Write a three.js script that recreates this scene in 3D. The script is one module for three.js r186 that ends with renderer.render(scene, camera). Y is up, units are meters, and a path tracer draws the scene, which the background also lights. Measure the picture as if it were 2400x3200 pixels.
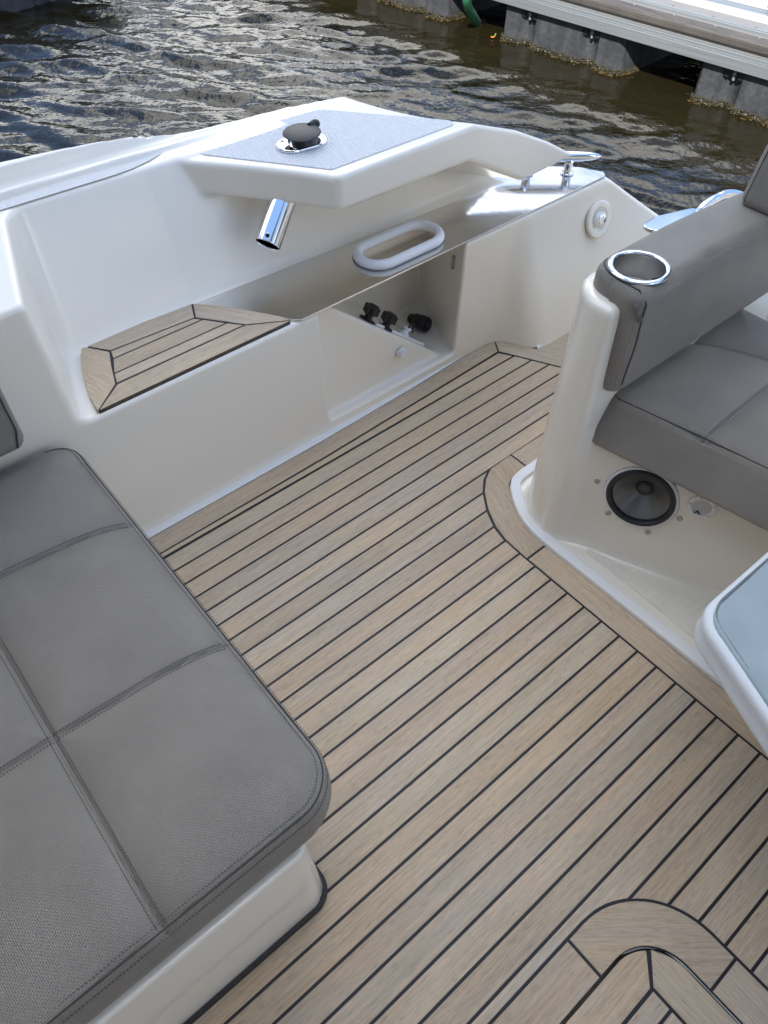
import * as THREE from 'three';
import { mergeGeometries } from 'three/addons/utils/BufferGeometryUtils.js';
import { RoundedBoxGeometry } from 'three/addons/geometries/RoundedBoxGeometry.js';

// ------------------------------------------------------------------ camera, sky, sun, exposure
const scene = new THREE.Scene();
const camera = new THREE.PerspectiveCamera(68.223, 3 / 4, 0.05, 600);
{
  const right = new THREE.Vector3(0.7657857, -0.00033, 0.64309576);
  const up = new THREE.Vector3(0.48805757, 0.65148332, -0.580835);
  const fwd = new THREE.Vector3(0.41877448, -0.75866289, -0.49905767);
  camera.matrixAutoUpdate = true;
  camera.position.set(0, 1.6, 0);
  camera.quaternion.setFromRotationMatrix(new THREE.Matrix4().makeBasis(right, up, fwd.clone().negate()));
}
const renderer = new THREE.WebGLRenderer({ antialias: true });
renderer.setSize(768, 1024);
renderer.toneMapping = THREE.LinearToneMapping;
renderer.toneMappingExposure = 1.95;
renderer.shadowMap.enabled = true;
renderer.shadowMap.type = THREE.PCFSoftShadowMap;

// seeded random and tiling value noise
let seed = 20240611;
function rnd() { seed = (seed * 1664525 + 1013904223) >>> 0; return seed / 4294967296; }
function rr(a, b) { return a + (b - a) * rnd(); }
function hash(ix, iy, s) {
  let h = (ix * 374761393 + iy * 668265263 + s * 2147483647) | 0;
  h = Math.imul(h ^ (h >>> 13), 1274126177); h ^= h >>> 16;
  return (h >>> 0) / 4294967296;
}
function vnoise(x, y, px, py, s) {
  const x0 = Math.floor(x), y0 = Math.floor(y), fx = x - x0, fy = y - y0;
  const u = fx * fx * (3 - 2 * fx), v = fy * fy * (3 - 2 * fy);
  const w = (a, p) => ((a % p) + p) % p;
  const xa = w(x0, px), xb = w(x0 + 1, px), ya = w(y0, py), yb = w(y0 + 1, py);
  const a = hash(xa, ya, s), b = hash(xb, ya, s), c = hash(xa, yb, s), d = hash(xb, yb, s);
  return (a + (b - a) * u) * (1 - v) + (c + (d - c) * u) * v;
}
function fbm(x, y, px, py, s, oct = 4) {
  let a = 0, w = 0.5, t = 0;
  for (let o = 0; o < oct; o++) { a += w * vnoise(x, y, px, py, s + o * 17); t += w; x *= 2; y *= 2; px *= 2; py *= 2; w *= 0.5; }
  return a / t;
}
const clamp = (x, a = 0, b = 1) => Math.min(b, Math.max(a, x));
const sstep = (a, b, x) => { const t = clamp((x - a) / (b - a)); return t * t * (3 - 2 * t); };

// sun: behind the camera; a boat shed ashore keeps it off the boat, the dock astern lies in the light
const sunDir = new THREE.Vector3(-0.62, 0.66, 0.42).normalize();
const sun = new THREE.DirectionalLight(new THREE.Color(1.0, 0.95, 0.86), 4.2);
sun.position.copy(sunDir).multiplyScalar(40).add(new THREE.Vector3(2, 0, -2));
sun.target.position.set(2, 0, -2);
sun.castShadow = true;
sun.shadow.mapSize.set(4096, 4096);
Object.assign(sun.shadow.camera, { left: -22, right: 22, top: 22, bottom: -22, near: 1, far: 90 });
sun.shadow.bias = -0.0004;
scene.add(sun, sun.target);

// sky: blue air, paler to the horizon, with broken white cloud all round
{
  const W = 1024, H = 512, data = new Float32Array(W * H * 4);
  for (let j = 0; j < H; j++) {
    const el = ((j + 0.5) / H - 0.5) * Math.PI;          // row 0 is the nadir
    const s = Math.sin(el);
    for (let i = 0; i < W; i++) {
      const az = (i / W) * Math.PI * 2;
      let r, g, b;
      if (s >= 0) {
        const k = Math.pow(1 - s, 4.0);
        r = 0.19 + 0.42 * k; g = 0.335 + 0.41 * k; b = 0.64 + 0.28 * k;
        // cloud layer: noise on a plane seen in perspective
        const q = 1.0 / (s + 0.22), cx = Math.cos(az) * q * Math.cos(el) * 2.0 + 63, cz = Math.sin(az) * q * Math.cos(el) * 2.0 + 47;
        const th = az - Math.PI, bank = 0.26 * Math.exp(-Math.pow((th + 1.04) / 0.09, 2) - Math.pow((el - 0.31) / 0.07, 2));   // cloud bank low over the far dock, mirrored in the water
        const n = fbm(cx, cz, 256, 256, 5, 6) + bank;
        const c = sstep(0.525, 0.675, n) * (0.35 + 0.65 * sstep(0.02, 0.14, s));
        const br = 1.15 + 0.95 * sstep(0.5, 0.8, n);
        r += (br - r) * c; g += (br * 0.99 - g) * c; b += (br * 0.97 - b) * c;
      } else { r = 0.14; g = 0.15; b = 0.15; }
      const o = (j * W + i) * 4; data[o] = r; data[o + 1] = g; data[o + 2] = b; data[o + 3] = 1;
    }
  }
  const t = new THREE.DataTexture(data, W, H, THREE.RGBAFormat, THREE.FloatType);
  t.mapping = THREE.EquirectangularReflectionMapping; t.magFilter = THREE.LinearFilter; t.minFilter = THREE.LinearFilter;
  t.wrapS = THREE.RepeatWrapping; t.needsUpdate = true;
  scene.background = t; scene.environment = t;
  scene.backgroundIntensity = 1; scene.environmentIntensity = 1;
}

// ------------------------------------------------------------------ helpers
const used = new Map();
function numbered(n) { const k = used.get(n) || 0; used.set(n, k + 1); return k ? `${n}_${String(k).padStart(3, '0')}` : n; }
function thing(name, label, category, o = new THREE.Group(), extra = {}) {
  o.name = numbered(name); Object.assign(o.userData, { label, category }, extra); scene.add(o);
  if (o.isMesh) { o.castShadow = o.receiveShadow = true; }
  return o;
}
function setting(name, o = new THREE.Group()) { o.name = name; o.userData.kind = 'structure'; scene.add(o); if (o.isMesh) { o.castShadow = o.receiveShadow = true; } return o; }
function part(name, geo, mat, parent, label) {
  const m = new THREE.Mesh(geo, mat); m.name = name; m.castShadow = m.receiveShadow = true;
  if (label) m.userData.label = label;
  parent.add(m); return m;
}
const V = (x, y, z) => new THREE.Vector3(x, y, z);
const smax = (a, b, k) => { if (k <= 0) return Math.max(a, b); const h = Math.max(k - Math.abs(a - b), 0) / k; return Math.max(a, b) + h * h * k * 0.25; };
const smin = (a, b, k) => -smax(-a, -b, k);

// signed distance to a polygon [[x,z],...] (negative inside)
function polySD(P) {
  const n = P.length;
  return (x, z) => {
    let d = 1e9, inside = false;
    for (let i = 0, j = n - 1; i < n; j = i++) {
      const ax = P[j][0], az = P[j][1], bx = P[i][0], bz = P[i][1];
      const ex = bx - ax, ez = bz - az, wx = x - ax, wz = z - az;
      const t = clamp((wx * ex + wz * ez) / (ex * ex + ez * ez));
      const qx = wx - ex * t, qz = wz - ez * t; d = Math.min(d, qx * qx + qz * qz);
      if ((az > z) !== (bz > z) && x < (bx - ax) * (z - az) / (bz - az) + ax) inside = !inside;
    }
    d = Math.sqrt(d); return inside ? -d : d;
  };
}
// polygon with rounded corners: entries [x, z, radius]
function roundPoly(P, seg = 8) {
  const out = [], n = P.length;
  for (let i = 0; i < n; i++) {
    const [x, z, r = 0] = P[i], a = P[(i + n - 1) % n], b = P[(i + 1) % n];
    if (!r) { out.push([x, z]); continue; }
    const ua = V(a[0] - x, 0, a[1] - z), ub = V(b[0] - x, 0, b[1] - z), la = ua.length(), lb = ub.length();
    ua.normalize(); ub.normalize();
    const half = Math.acos(clamp(ua.dot(ub), -1, 1)) / 2;
    let t = Math.min(r / Math.tan(half), la * 0.49, lb * 0.49);
    const R = t * Math.tan(half), m = ua.clone().add(ub).normalize(), L = R / Math.sin(half);
    const cx = x + m.x * L, cz = z + m.z * L;
    const p0 = [x + ua.x * t, z + ua.z * t], p1 = [x + ub.x * t, z + ub.z * t];
    let a0 = Math.atan2(p0[1] - cz, p0[0] - cx), a1 = Math.atan2(p1[1] - cz, p1[0] - cx), da = a1 - a0;
    while (da > Math.PI) da -= 2 * Math.PI; while (da < -Math.PI) da += 2 * Math.PI;
    for (let k = 0; k <= seg; k++) { const q = a0 + da * k / seg; out.push([cx + R * Math.cos(q), cz + R * Math.sin(q)]); }
  }
  return out;
}
// mesh of a signed distance field by surface nets, normals from the field; uv in metres on the dominant plane
function meshSDF(f, lo, hi, cell) {
  const nx = Math.ceil((hi[0] - lo[0]) / cell) + 1, ny = Math.ceil((hi[1] - lo[1]) / cell) + 1, nz = Math.ceil((hi[2] - lo[2]) / cell) + 1;
  const F = new Float32Array(nx * ny * nz), id = (i, j, k) => (k * ny + j) * nx + i;
  // coarse pass: skip blocks far from the surface
  const B = 4;
  for (let k0 = 0; k0 < nz; k0 += B) for (let j0 = 0; j0 < ny; j0 += B) for (let i0 = 0; i0 < nx; i0 += B) {
    const c = f(lo[0] + (i0 + B / 2) * cell, lo[1] + (j0 + B / 2) * cell, lo[2] + (k0 + B / 2) * cell);
    const far = Math.abs(c) > cell * B * 2.2;
    for (let k = k0; k < Math.min(nz, k0 + B); k++) for (let j = j0; j < Math.min(ny, j0 + B); j++) for (let i = i0; i < Math.min(nx, i0 + B); i++)
      F[id(i, j, k)] = far ? c : f(lo[0] + i * cell, lo[1] + j * cell, lo[2] + k * cell);
  }
  const vid = new Int32Array(nx * ny * nz).fill(-1), P = [], N = [], e = cell * 0.25;
  const grad = (x, y, z) => [(f(x + e, y, z) - f(x - e, y, z)) / (2 * e), (f(x, y + e, z) - f(x, y - e, z)) / (2 * e), (f(x, y, z + e) - f(x, y, z - e)) / (2 * e)];
  const ED = [[0, 1], [2, 3], [4, 5], [6, 7], [0, 2], [1, 3], [4, 6], [5, 7], [0, 4], [1, 5], [2, 6], [3, 7]];
  const C = [0, 1, 2, 3, 4, 5, 6, 7].map(c => [c & 1, (c >> 1) & 1, c >> 2]);
  const v = new Float32Array(8);
  for (let k = 0; k < nz - 1; k++) for (let j = 0; j < ny - 1; j++) for (let i = 0; i < nx - 1; i++) {
    let m = 0;
    for (let c = 0; c < 8; c++) { v[c] = F[id(i + C[c][0], j + C[c][1], k + C[c][2])]; if (v[c] < 0) m |= 1 << c; }
    if (m === 0 || m === 255) continue;
    let sx = 0, sy = 0, sz = 0, n = 0;
    for (const [a, b] of ED) if ((v[a] < 0) !== (v[b] < 0)) {
      const t = v[a] / (v[a] - v[b]);
      sx += C[a][0] + (C[b][0] - C[a][0]) * t; sy += C[a][1] + (C[b][1] - C[a][1]) * t; sz += C[a][2] + (C[b][2] - C[a][2]) * t; n++;
    }
    let x = lo[0] + (i + sx / n) * cell, y = lo[1] + (j + sy / n) * cell, z = lo[2] + (k + sz / n) * cell;
    let g = grad(x, y, z);
    for (let it = 0; it < 2; it++) {
      const d = f(x, y, z), gg = g[0] * g[0] + g[1] * g[1] + g[2] * g[2] + 1e-9, s = clamp(d / gg, -cell * 0.7, cell * 0.7);
      x -= g[0] * s; y -= g[1] * s; z -= g[2] * s; g = grad(x, y, z);
    }
    const l = Math.hypot(...g) || 1;
    vid[id(i, j, k)] = P.length / 3; P.push(x, y, z); N.push(g[0] / l, g[1] / l, g[2] / l);
  }
  const quads = [];
  for (let k = 1; k < nz - 1; k++) for (let j = 1; j < ny - 1; j++) for (let i = 1; i < nx - 1; i++) {
    const s0 = F[id(i, j, k)] < 0;
    if (s0 !== (F[id(i + 1, j, k)] < 0)) quads.push([s0, vid[id(i, j - 1, k - 1)], vid[id(i, j, k - 1)], vid[id(i, j, k)], vid[id(i, j - 1, k)]]);
    if (s0 !== (F[id(i, j + 1, k)] < 0)) quads.push([s0, vid[id(i - 1, j, k - 1)], vid[id(i - 1, j, k)], vid[id(i, j, k)], vid[id(i, j, k - 1)]]);
    if (s0 !== (F[id(i, j, k + 1)] < 0)) quads.push([s0, vid[id(i - 1, j - 1, k)], vid[id(i, j - 1, k)], vid[id(i, j, k)], vid[id(i - 1, j, k)]]);
  }
  const key = new Map(), op = [], on = [], ou = [], idx = [];
  const put = (q, ax) => {
    const kk = q * 3 + ax; let r = key.get(kk);
    if (r === undefined) {
      r = op.length / 3; key.set(kk, r); op.push(P[q * 3], P[q * 3 + 1], P[q * 3 + 2]); on.push(N[q * 3], N[q * 3 + 1], N[q * 3 + 2]);
      if (ax === 0) ou.push(P[q * 3 + 2], P[q * 3 + 1]); else if (ax === 1) ou.push(P[q * 3], P[q * 3 + 2]); else ou.push(P[q * 3], P[q * 3 + 1]);
    } return r;
  };
  for (const [flip, a, b, c, d] of quads) {
    if (a < 0 || b < 0 || c < 0 || d < 0) continue;
    let sx = 0, sy = 0, sz = 0; for (const q of [a, b, c, d]) { sx += N[q * 3]; sy += N[q * 3 + 1]; sz += N[q * 3 + 2]; }
    sx = Math.abs(sx); sy = Math.abs(sy); sz = Math.abs(sz);
    const ax = sy >= sx && sy >= sz ? 1 : (sx >= sz ? 0 : 2), A = put(a, ax), Bq = put(b, ax), Cq = put(c, ax), Dq = put(d, ax);
    if (flip) idx.push(A, Bq, Cq, A, Cq, Dq); else idx.push(A, Cq, Bq, A, Dq, Cq);
  }
  const g = new THREE.BufferGeometry();
  g.setAttribute('position', new THREE.Float32BufferAttribute(op, 3));
  g.setAttribute('normal', new THREE.Float32BufferAttribute(on, 3));
  g.setAttribute('uv', new THREE.Float32BufferAttribute(ou, 2));
  g.setIndex(idx);
  // make sure faces look outward
  let s = 0; const a = V(), b = V(), c = V();
  for (let t = 0; t < Math.min(idx.length, 3000); t += 3) {
    a.fromArray(op, idx[t] * 3); b.fromArray(op, idx[t + 1] * 3); c.fromArray(op, idx[t + 2] * 3);
    const nn = b.sub(a).cross(c.sub(a)); s += nn.x * on[idx[t] * 3] + nn.y * on[idx[t] * 3 + 1] + nn.z * on[idx[t] * 3 + 2];
  }
  if (s < 0) { for (let t = 0; t < idx.length; t += 3) { const q = idx[t + 1]; idx[t + 1] = idx[t + 2]; idx[t + 2] = q; } g.setIndex(idx); }
  return g;
}
// slab from a plan polygon [[x,z]], from y0 to y1, with a small bevel; uv in metres turned by ang
function slab(P, y0, y1, bev = 0.0008, ang = 0, holes = [], off = [0, 0]) {
  const sh = new THREE.Shape(P.map(([x, z]) => new THREE.Vector2(x, -z)));
  for (const h of holes) sh.holes.push(new THREE.Path(h.map(([x, z]) => new THREE.Vector2(x, -z))));
  const g = new THREE.ExtrudeGeometry(sh, { depth: y1 - y0 - 2 * bev, bevelEnabled: bev > 0, bevelThickness: bev, bevelSize: bev, bevelOffset: -bev, bevelSegments: 2, steps: 1, curveSegments: 1 });
  g.rotateX(-Math.PI / 2); g.translate(0, y0 + bev, 0);
  const p = g.attributes.position, u = g.attributes.uv, c = Math.cos(ang), s = Math.sin(ang);
  for (let i = 0; i < p.count; i++) { const x = p.getX(i), z = p.getZ(i) - p.getY(i); u.setXY(i, x * c + z * s + off[0], -x * s + z * c + off[1]); }
  return g;
}
function cyl(r0, r1, h, pos, dir = V(0, 1, 0), seg = 28) {     // from pos along dir: radius r0 at pos, r1 at the far end
  const g = new THREE.CylinderGeometry(r1, r0, h, seg); g.translate(0, h / 2, 0);
  g.applyQuaternion(new THREE.Quaternion().setFromUnitVectors(V(0, 1, 0), dir.clone().normalize())); g.translate(pos.x, pos.y, pos.z); return g;
}
function lathe(pts, pos, dir = V(0, 1, 0), seg = 40) {
  const g = new THREE.LatheGeometry(pts.map(([r, y]) => new THREE.Vector2(r, y)), seg);
  g.applyQuaternion(new THREE.Quaternion().setFromUnitVectors(V(0, 1, 0), dir.clone().normalize())); g.translate(pos.x, pos.y, pos.z); return g;
}
function tube(pts, r, seg = 60, rad = 10, closed = false, tension = 0.5) {
  return new THREE.TubeGeometry(new THREE.CatmullRomCurve3(pts, closed, 'catmullrom', tension), seg, r, rad, closed);
}
function box(sx, sy, sz, x, y, z, r = 0) {
  const g = r ? new RoundedBoxGeometry(sx, sy, sz, 3, r) : new THREE.BoxGeometry(sx, sy, sz); g.translate(x, y, z); return g;
}
const merge = (gs) => mergeGeometries(gs.map(g => { const q = g.index ? g.toNonIndexed() : g; for (const k of Object.keys(q.attributes)) if (!['position', 'normal', 'uv'].includes(k)) q.deleteAttribute(k); return q; }));
// a row of short thread stitches along a polyline of surface points
function stitches(lines, pitch = 0.0055, len = 0.0036, w = 0.0012, lift = 0.0006) {
  const gs = [], unit = new THREE.BoxGeometry(len, w, w).toNonIndexed(), q = new THREE.Quaternion(), X = V(1, 0, 0);
  for (const L of lines) {
    let acc = 0;
    for (let i = 1; i < L.length; i++) {
      const a = L[i - 1], b = L[i], d = b.clone().sub(a), l = d.length(); if (l < 1e-6) continue; d.divideScalar(l);
      let s = pitch - acc; while (s <= l) {
        const p = a.clone().addScaledVector(d, s); q.setFromUnitVectors(X, d);
        const g = unit.clone().applyQuaternion(q); g.translate(p.x, p.y + lift, p.z); gs.push(g); s += pitch;
      }
      acc = (acc + l) % pitch;
    }
  }
  return mergeGeometries(gs);
}
function dataTex(w, h, fn, srgb, rx = 1, ry = 1) {
  const d = new Uint8Array(w * h * 4);
  for (let j = 0; j < h; j++) for (let i = 0; i < w; i++) { const c = fn(i, j), o = (j * w + i) * 4; d[o] = clamp(c[0], 0, 255); d[o + 1] = clamp(c[1], 0, 255); d[o + 2] = clamp(c[2], 0, 255); d[o + 3] = 255; }
  const t = new THREE.DataTexture(d, w, h, THREE.RGBAFormat); t.magFilter = THREE.LinearFilter; t.minFilter = THREE.LinearMipmapLinearFilter; t.generateMipmaps = true;
  t.wrapS = t.wrapT = THREE.RepeatWrapping; t.repeat.set(rx, ry); if (srgb) t.colorSpace = THREE.SRGBColorSpace; t.needsUpdate = true; return t;
}

// ------------------------------------------------------------------ materials
const std = (o) => new THREE.MeshStandardMaterial(o);
const phys = (o) => new THREE.MeshPhysicalMaterial(o);
const lin = (r, g, b) => new THREE.Color().setRGB(r, g, b);
// gelcoat: warm white, glossy, with the slight waviness and fine scuffing of a moulding
const gelcoat = phys({ color: lin(0.86, 0.80, 0.69), roughness: 0.30, clearcoat: 0.45, clearcoatRoughness: 0.08 });
const gelGloss = phys({ color: lin(0.86, 0.80, 0.69), roughness: 0.22, clearcoat: 0.7, clearcoatRoughness: 0.05 });
const whiteTrim = phys({ color: lin(0.82, 0.81, 0.79), roughness: 0.35, clearcoat: 0.3, clearcoatRoughness: 0.15 });
// moulded non-skid: diamond pimples, and the fine ribbed pattern of the pad
const pimple = dataTex(64, 64, (i, j) => { const a = Math.PI * 2 / 32, v = 127 + 127 * Math.cos((i + j) * a) * Math.cos((i - j) * a); return [v, v, v]; }, false, 52, 52);
const ribs = dataTex(64, 64, (i, j) => { const a = Math.PI * 2 / 16, v = 127 + 100 * Math.sin(i * a) + 27 * Math.sin(j * a * 2); return [v, v, v]; }, false, 40, 40);
const nonskid = std({ color: lin(0.70, 0.69, 0.67), roughness: 0.6, bumpMap: pimple, bumpScale: 0.0014 });
const nonskidFloor = std({ color: lin(0.86, 0.80, 0.69), roughness: 0.6, bumpMap: pimple, bumpScale: 0.0016 });
const ribbed = std({ color: lin(0.68, 0.68, 0.68), roughness: 0.55, bumpMap: ribs, bumpScale: 0.0016 });
// synthetic teak: brushed grain along u
const TW = 2048, TH = 512;
const teakTex = dataTex(TW, TH, (i, j) => {
  const u = i / TW, v = j / TH;
  const fine = fbm(u * 96, v * 256, 96, 256, 11, 3), streak = fbm(u * 14, v * 128, 14, 128, 23, 4), broad = fbm(u * 6, v * 6, 6, 6, 31, 4);
  const tint = fbm(u * 9 + 3, v * 14, 9, 14, 41, 3);
  let fl = 0; const fk = vnoise(u * 70, v * 300, 70, 300, 77); if (fk > 0.80) fl = (fk - 0.80) * 130;
  const k = 1 + 0.16 * (fine - 0.5) + 0.16 * (streak - 0.5) + 0.12 * (broad - 0.5);
  const t = (tint - 0.5);
  return [193 * k * (1 + 0.04 * t) - fl, 174 * k * (1 - 0.01 * t) - fl, 150 * k * (1 - 0.08 * t) - fl];
}, true, 1 / 1.6, 1 / 0.4);
const teakBump = dataTex(1024, 256, (i, j) => { const u = i / 1024, v = j / 256, n = fbm(u * 60, v * 128, 60, 128, 51, 3) * 255; return [n, n, n]; }, false, 1 / 1.6, 1 / 0.4);
const teakTones = [[1, 1, 1], [1.04, 1.0, 0.94], [0.97, 0.95, 0.94], [1.02, 1.02, 0.98], [0.94, 0.92, 0.89], [1.05, 1.02, 0.98], [0.99, 0.95, 0.91]];
const teaks = teakTones.map(([r, g, b]) => std({ map: teakTex, color: lin(r * 0.96, g * 0.96, b * 0.96), roughness: 0.72, bumpMap: teakBump, bumpScale: 0.0005 }));
let teakN = 0; const teak = () => teaks[(teakN = (teakN * 5 + 3) % 17) % teaks.length];
const caulk = std({ color: lin(0.010, 0.011, 0.014), roughness: 0.55 });
const black = std({ color: lin(0.012, 0.012, 0.013), roughness: 0.5 });
const rubber = std({ color: lin(0.018, 0.019, 0.021), roughness: 0.42 });
// upholstery: woven-look vinyl
const weave = dataTex(128, 128, (i, j) => {
  const p = 16, a = Math.floor(i / p), b = Math.floor(j / p), x = (i % p) / p, y = (j % p) / p, over = (a + b) % 2;
  const h = over ? Math.sin(Math.PI * x) * (0.75 + 0.25 * Math.sin(Math.PI * y)) : Math.sin(Math.PI * y) * (0.75 + 0.25 * Math.sin(Math.PI * x));
  const v = 255 * Math.pow(Math.max(h, 0), 0.7); return [v, v, v];
}, false, 44, 44);
const twill = dataTex(128, 128, (i, j) => { const a = Math.PI * 2 / 16, v = 127 + 95 * Math.sin((i * 1.0) * a) + 32 * Math.sin(j * a + Math.PI * Math.floor(i / 16)); return [v, v, v]; }, false, 34, 34);
const vinylTone = dataTex(256, 256, (i, j) => { const n = fbm(i / 32, j / 32, 8, 8, 61, 5), v = 235 + 26 * (n - 0.5); return [v, v, v]; }, true, 1.7, 1.7);
const vinyl = phys({ color: lin(0.350, 0.315, 0.268), map: vinylTone, roughness: 0.46, bumpMap: weave, bumpScale: 0.0016, sheen: 0.3, sheenRoughness: 0.5, sheenColor: lin(0.3, 0.32, 0.36) });
const vinylRib = phys({ color: lin(0.350, 0.315, 0.268), map: vinylTone, roughness: 0.46, bumpMap: twill, bumpScale: 0.0018, sheen: 0.3, sheenRoughness: 0.5, sheenColor: lin(0.3, 0.32, 0.36) });
const thread = std({ color: lin(0.40, 0.38, 0.36), roughness: 0.8 });
const threadDark = std({ color: lin(0.09, 0.086, 0.083), roughness: 0.8 });
const seamDark = std({ color: lin(0.045, 0.042, 0.040), roughness: 0.7 });
const paleBlue = phys({ color: lin(0.40, 0.475, 0.50), map: vinylTone, roughness: 0.5, sheen: 0.2, sheenColor: lin(0.4, 0.45, 0.5) });
const whiteVinyl = std({ color: lin(0.74, 0.76, 0.77), roughness: 0.55 });
const chrome = std({ color: lin(0.80, 0.80, 0.81), metalness: 1, roughness: 0.06 });
const scuff = dataTex(256, 256, (i, j) => { const v = 30 + 70 * fbm(i / 8, j / 64, 32, 4, 71, 4) * fbm(i / 64, j / 64, 4, 4, 73, 3) * 2; return [v, v, v]; }, false, 3, 3);
const steel = std({ color: lin(0.72, 0.71, 0.70), metalness: 1, roughness: 0.5, roughnessMap: scuff });
const brushed = std({ color: lin(0.42, 0.41, 0.40), metalness: 1, roughness: 0.38 });
const screwSteel = std({ color: lin(0.45, 0.44, 0.43), metalness: 1, roughness: 0.3 });

// ================================================================== COCKPIT FLOOR
const deck = setting('deck');
const GAP = 0.003;                                       // half a caulk seam
const zk = (k) => -0.7637 + (k < 0 ? k * 0.0540 : k * 0.05528);
// centre line of the caulk along the inner edge of the border plank: x as a function of z
const bordCurve = [[-0.984, 1.262], [-0.982, 1.227], [-0.962, 1.188], [-0.927, 1.150], [-0.871, 1.109], [-0.815, 1.082], [-0.765, 1.0705], [-0.70, 1.0675], [0.9, 1.0675]];
function lerpTab(T, z) { if (z <= T[0][0]) return T[0][1]; for (let i = 1; i < T.length; i++) if (z <= T[i][0]) { const t = (z - T[i - 1][0]) / (T[i][0] - T[i - 1][0]); return T[i - 1][1] + t * (T[i][1] - T[i - 1][1]); } return T[T.length - 1][1]; }
const xEnd = (z) => z < -0.984 ? 1.646 + (z + 1.353) * 0.51 : lerpTab(bordCurve, z);
const HC = [0.51, 0.152];                                // centre of the floor hatch corner
const xStart = (z) => { if (z < HC[1] - 0.173) return -0.75; const d = z - HC[1]; return d < 0 ? HC[0] + Math.sqrt(Math.max(0, 0.173 * 0.173 - d * d)) : HC[0] + 0.173; };
function plank(P, ang = 0, parent = deck, y1 = 0, th = 0.008) { return part('teak_plank', slab(P, y1 - th, y1, 0.0009, ang, [], [rr(0, 1.6), rr(0, 0.4)]), teak(), parent); }
part('caulking', slab([[-0.8, -1.40], [1.70, -1.43], [1.80, -1.27], [2.4, -1.25], [2.4, -0.6], [1.16, -0.6], [1.16, 0.95], [-0.8, 0.95]], -0.02, -0.0016, 0, 0,
  [roundPoly([[-0.7, HC[1] - 0.093], [HC[0] + 0.093, HC[1] - 0.093, 0.093], [HC[0] + 0.093, 0.9], [-0.7, 0.9]], 14)]), caulk, deck);
for (let k = -10; k < 24; k++) {
  const za = zk(k) + GAP, zb = zk(k + 1) - GAP, N = 14, A = [], B = [];
  // a plank that meets the hatch border ends on it; one that meets the arc half way is cut by it
  for (let i = 0; i <= N; i++) { const z = za + (zb - za) * i / N; A.push([xStart(z) + (xStart(z) > -0.7 ? GAP : 0), z]); B.push([xEnd(z) - GAP * (z > -0.99 && z < -0.76 ? 1.6 : 1), z]); }
  if (za < -0.984 && zb > -0.984) { for (const b of B) b[0] = b[1] < -0.99 ? b[0] : Math.max(b[0], 1.318 - GAP); }   // the plank that butts against the border's end joint
  const jump = A.findIndex((p, i) => i && p[0] > -0.5 && A[i - 1][0] < -0.5);
  if (jump > 0) {                                        // full-length part up to the arc, then along the arc
    const zc = HC[1] - 0.173 - GAP; const arc = [];
    for (let i = 0; i <= 10; i++) { const z = zc + (zb - zc) * i / 10, d = z - HC[1], R = 0.173 + GAP; arc.push([HC[0] + Math.sqrt(Math.max(0, R * R - d * d)), z]); }
    plank([[-0.75, za], ...B.slice().map(p => p), ...arc.reverse(), [-0.75, zc]]);
    continue;
  }
  if (B.some((b, i) => b[0] - A[i][0] < 0.004)) continue;
  plank([...A, ...B.reverse()]);
}
// tapering plank and border plank along the side wall
plank([[-0.75, -1.3125], [0.9, -1.3265], [1.640, -1.3475], [1.664, -1.3075], [0.3, -1.3105]].map(([x, z]) => [x, z]));
plank([[-0.75, -1.387], [0.9, -1.388], [1.3, -1.397], [1.684, -1.4155], [1.645, -1.357], [1.3, -1.345], [0.9, -1.3335], [0.33, -1.327], [-0.75, -1.3185]]);
plank([[1.650, -1.3545], [1.689, -1.4145], [1.757, -1.278], [2.35, -1.262], [2.35, -0.62], [2.03, -0.62]], 1.1);
// border plank round the seat base: the straight run, the bend and the short end piece
plank([[1.0705, -0.680], [1.137, -0.680], [1.137, 0.92], [1.0705, 0.92]], Math.PI / 2);
{
  const inn = [], out = [[1.137, -0.686], [1.139, -0.72], [1.149, -0.772], [1.172, -0.825], [1.205, -0.876], [1.226, -0.902], [1.246, -0.913], [1.315, -0.9165]];
  for (const [z, x] of bordCurve.slice(1, 8)) inn.push([x + GAP * (z > -0.8 ? 1 : 1.3), z + (z < -0.95 ? GAP : 0)]);
  inn.unshift([1.315, -0.981]); inn.push([1.0705, -0.686]);
  plank([...inn, ...out], 1.9);
  plank([[1.321, -0.9805], [1.321, -0.9165], [1.95, -0.9165], [1.95, -0.9805]]);
}
// hatch border in the floor
{
  const ring = (R0, R1, a0, a1) => { const P = []; for (let i = 0; i <= 16; i++) { const a = a0 + (a1 - a0) * i / 16; P.push([HC[0] + R1 * Math.cos(a), HC[1] + R1 * Math.sin(a)]); } for (let i = 16; i >= 0; i--) { const a = a0 + (a1 - a0) * i / 16; P.push([HC[0] + R0 * Math.cos(a), HC[1] + R0 * Math.sin(a)]); } return P; };
  const R0 = 0.094, R1 = 0.170, zt = HC[1] - R1, zi = HC[1] - R0, xo = HC[0] + R1, xi = HC[0] + R0;
  const P = [[0.470, zi], [0.470, zt]];
  const q = ring(R0, R1, -Math.PI / 2, 0);
  plank([...P.slice(0, 1), P[1], ...q.slice(0, 17), [xo, 0.198], [xi, 0.198], ...q.slice(17)], 0.7);
  plank([[-0.75, zi], [-0.75, zt], [0.464, zt], [0.464, zi]]);
  plank([[xi, 0.204], [xo, 0.204], [xo, 0.92], [xi, 0.92]], Math.PI / 2);
}
const hatch = thing('floor_hatch', 'teak planked hatch lid sunk in the cockpit floor, dark gap round it', 'hatch');
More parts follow.
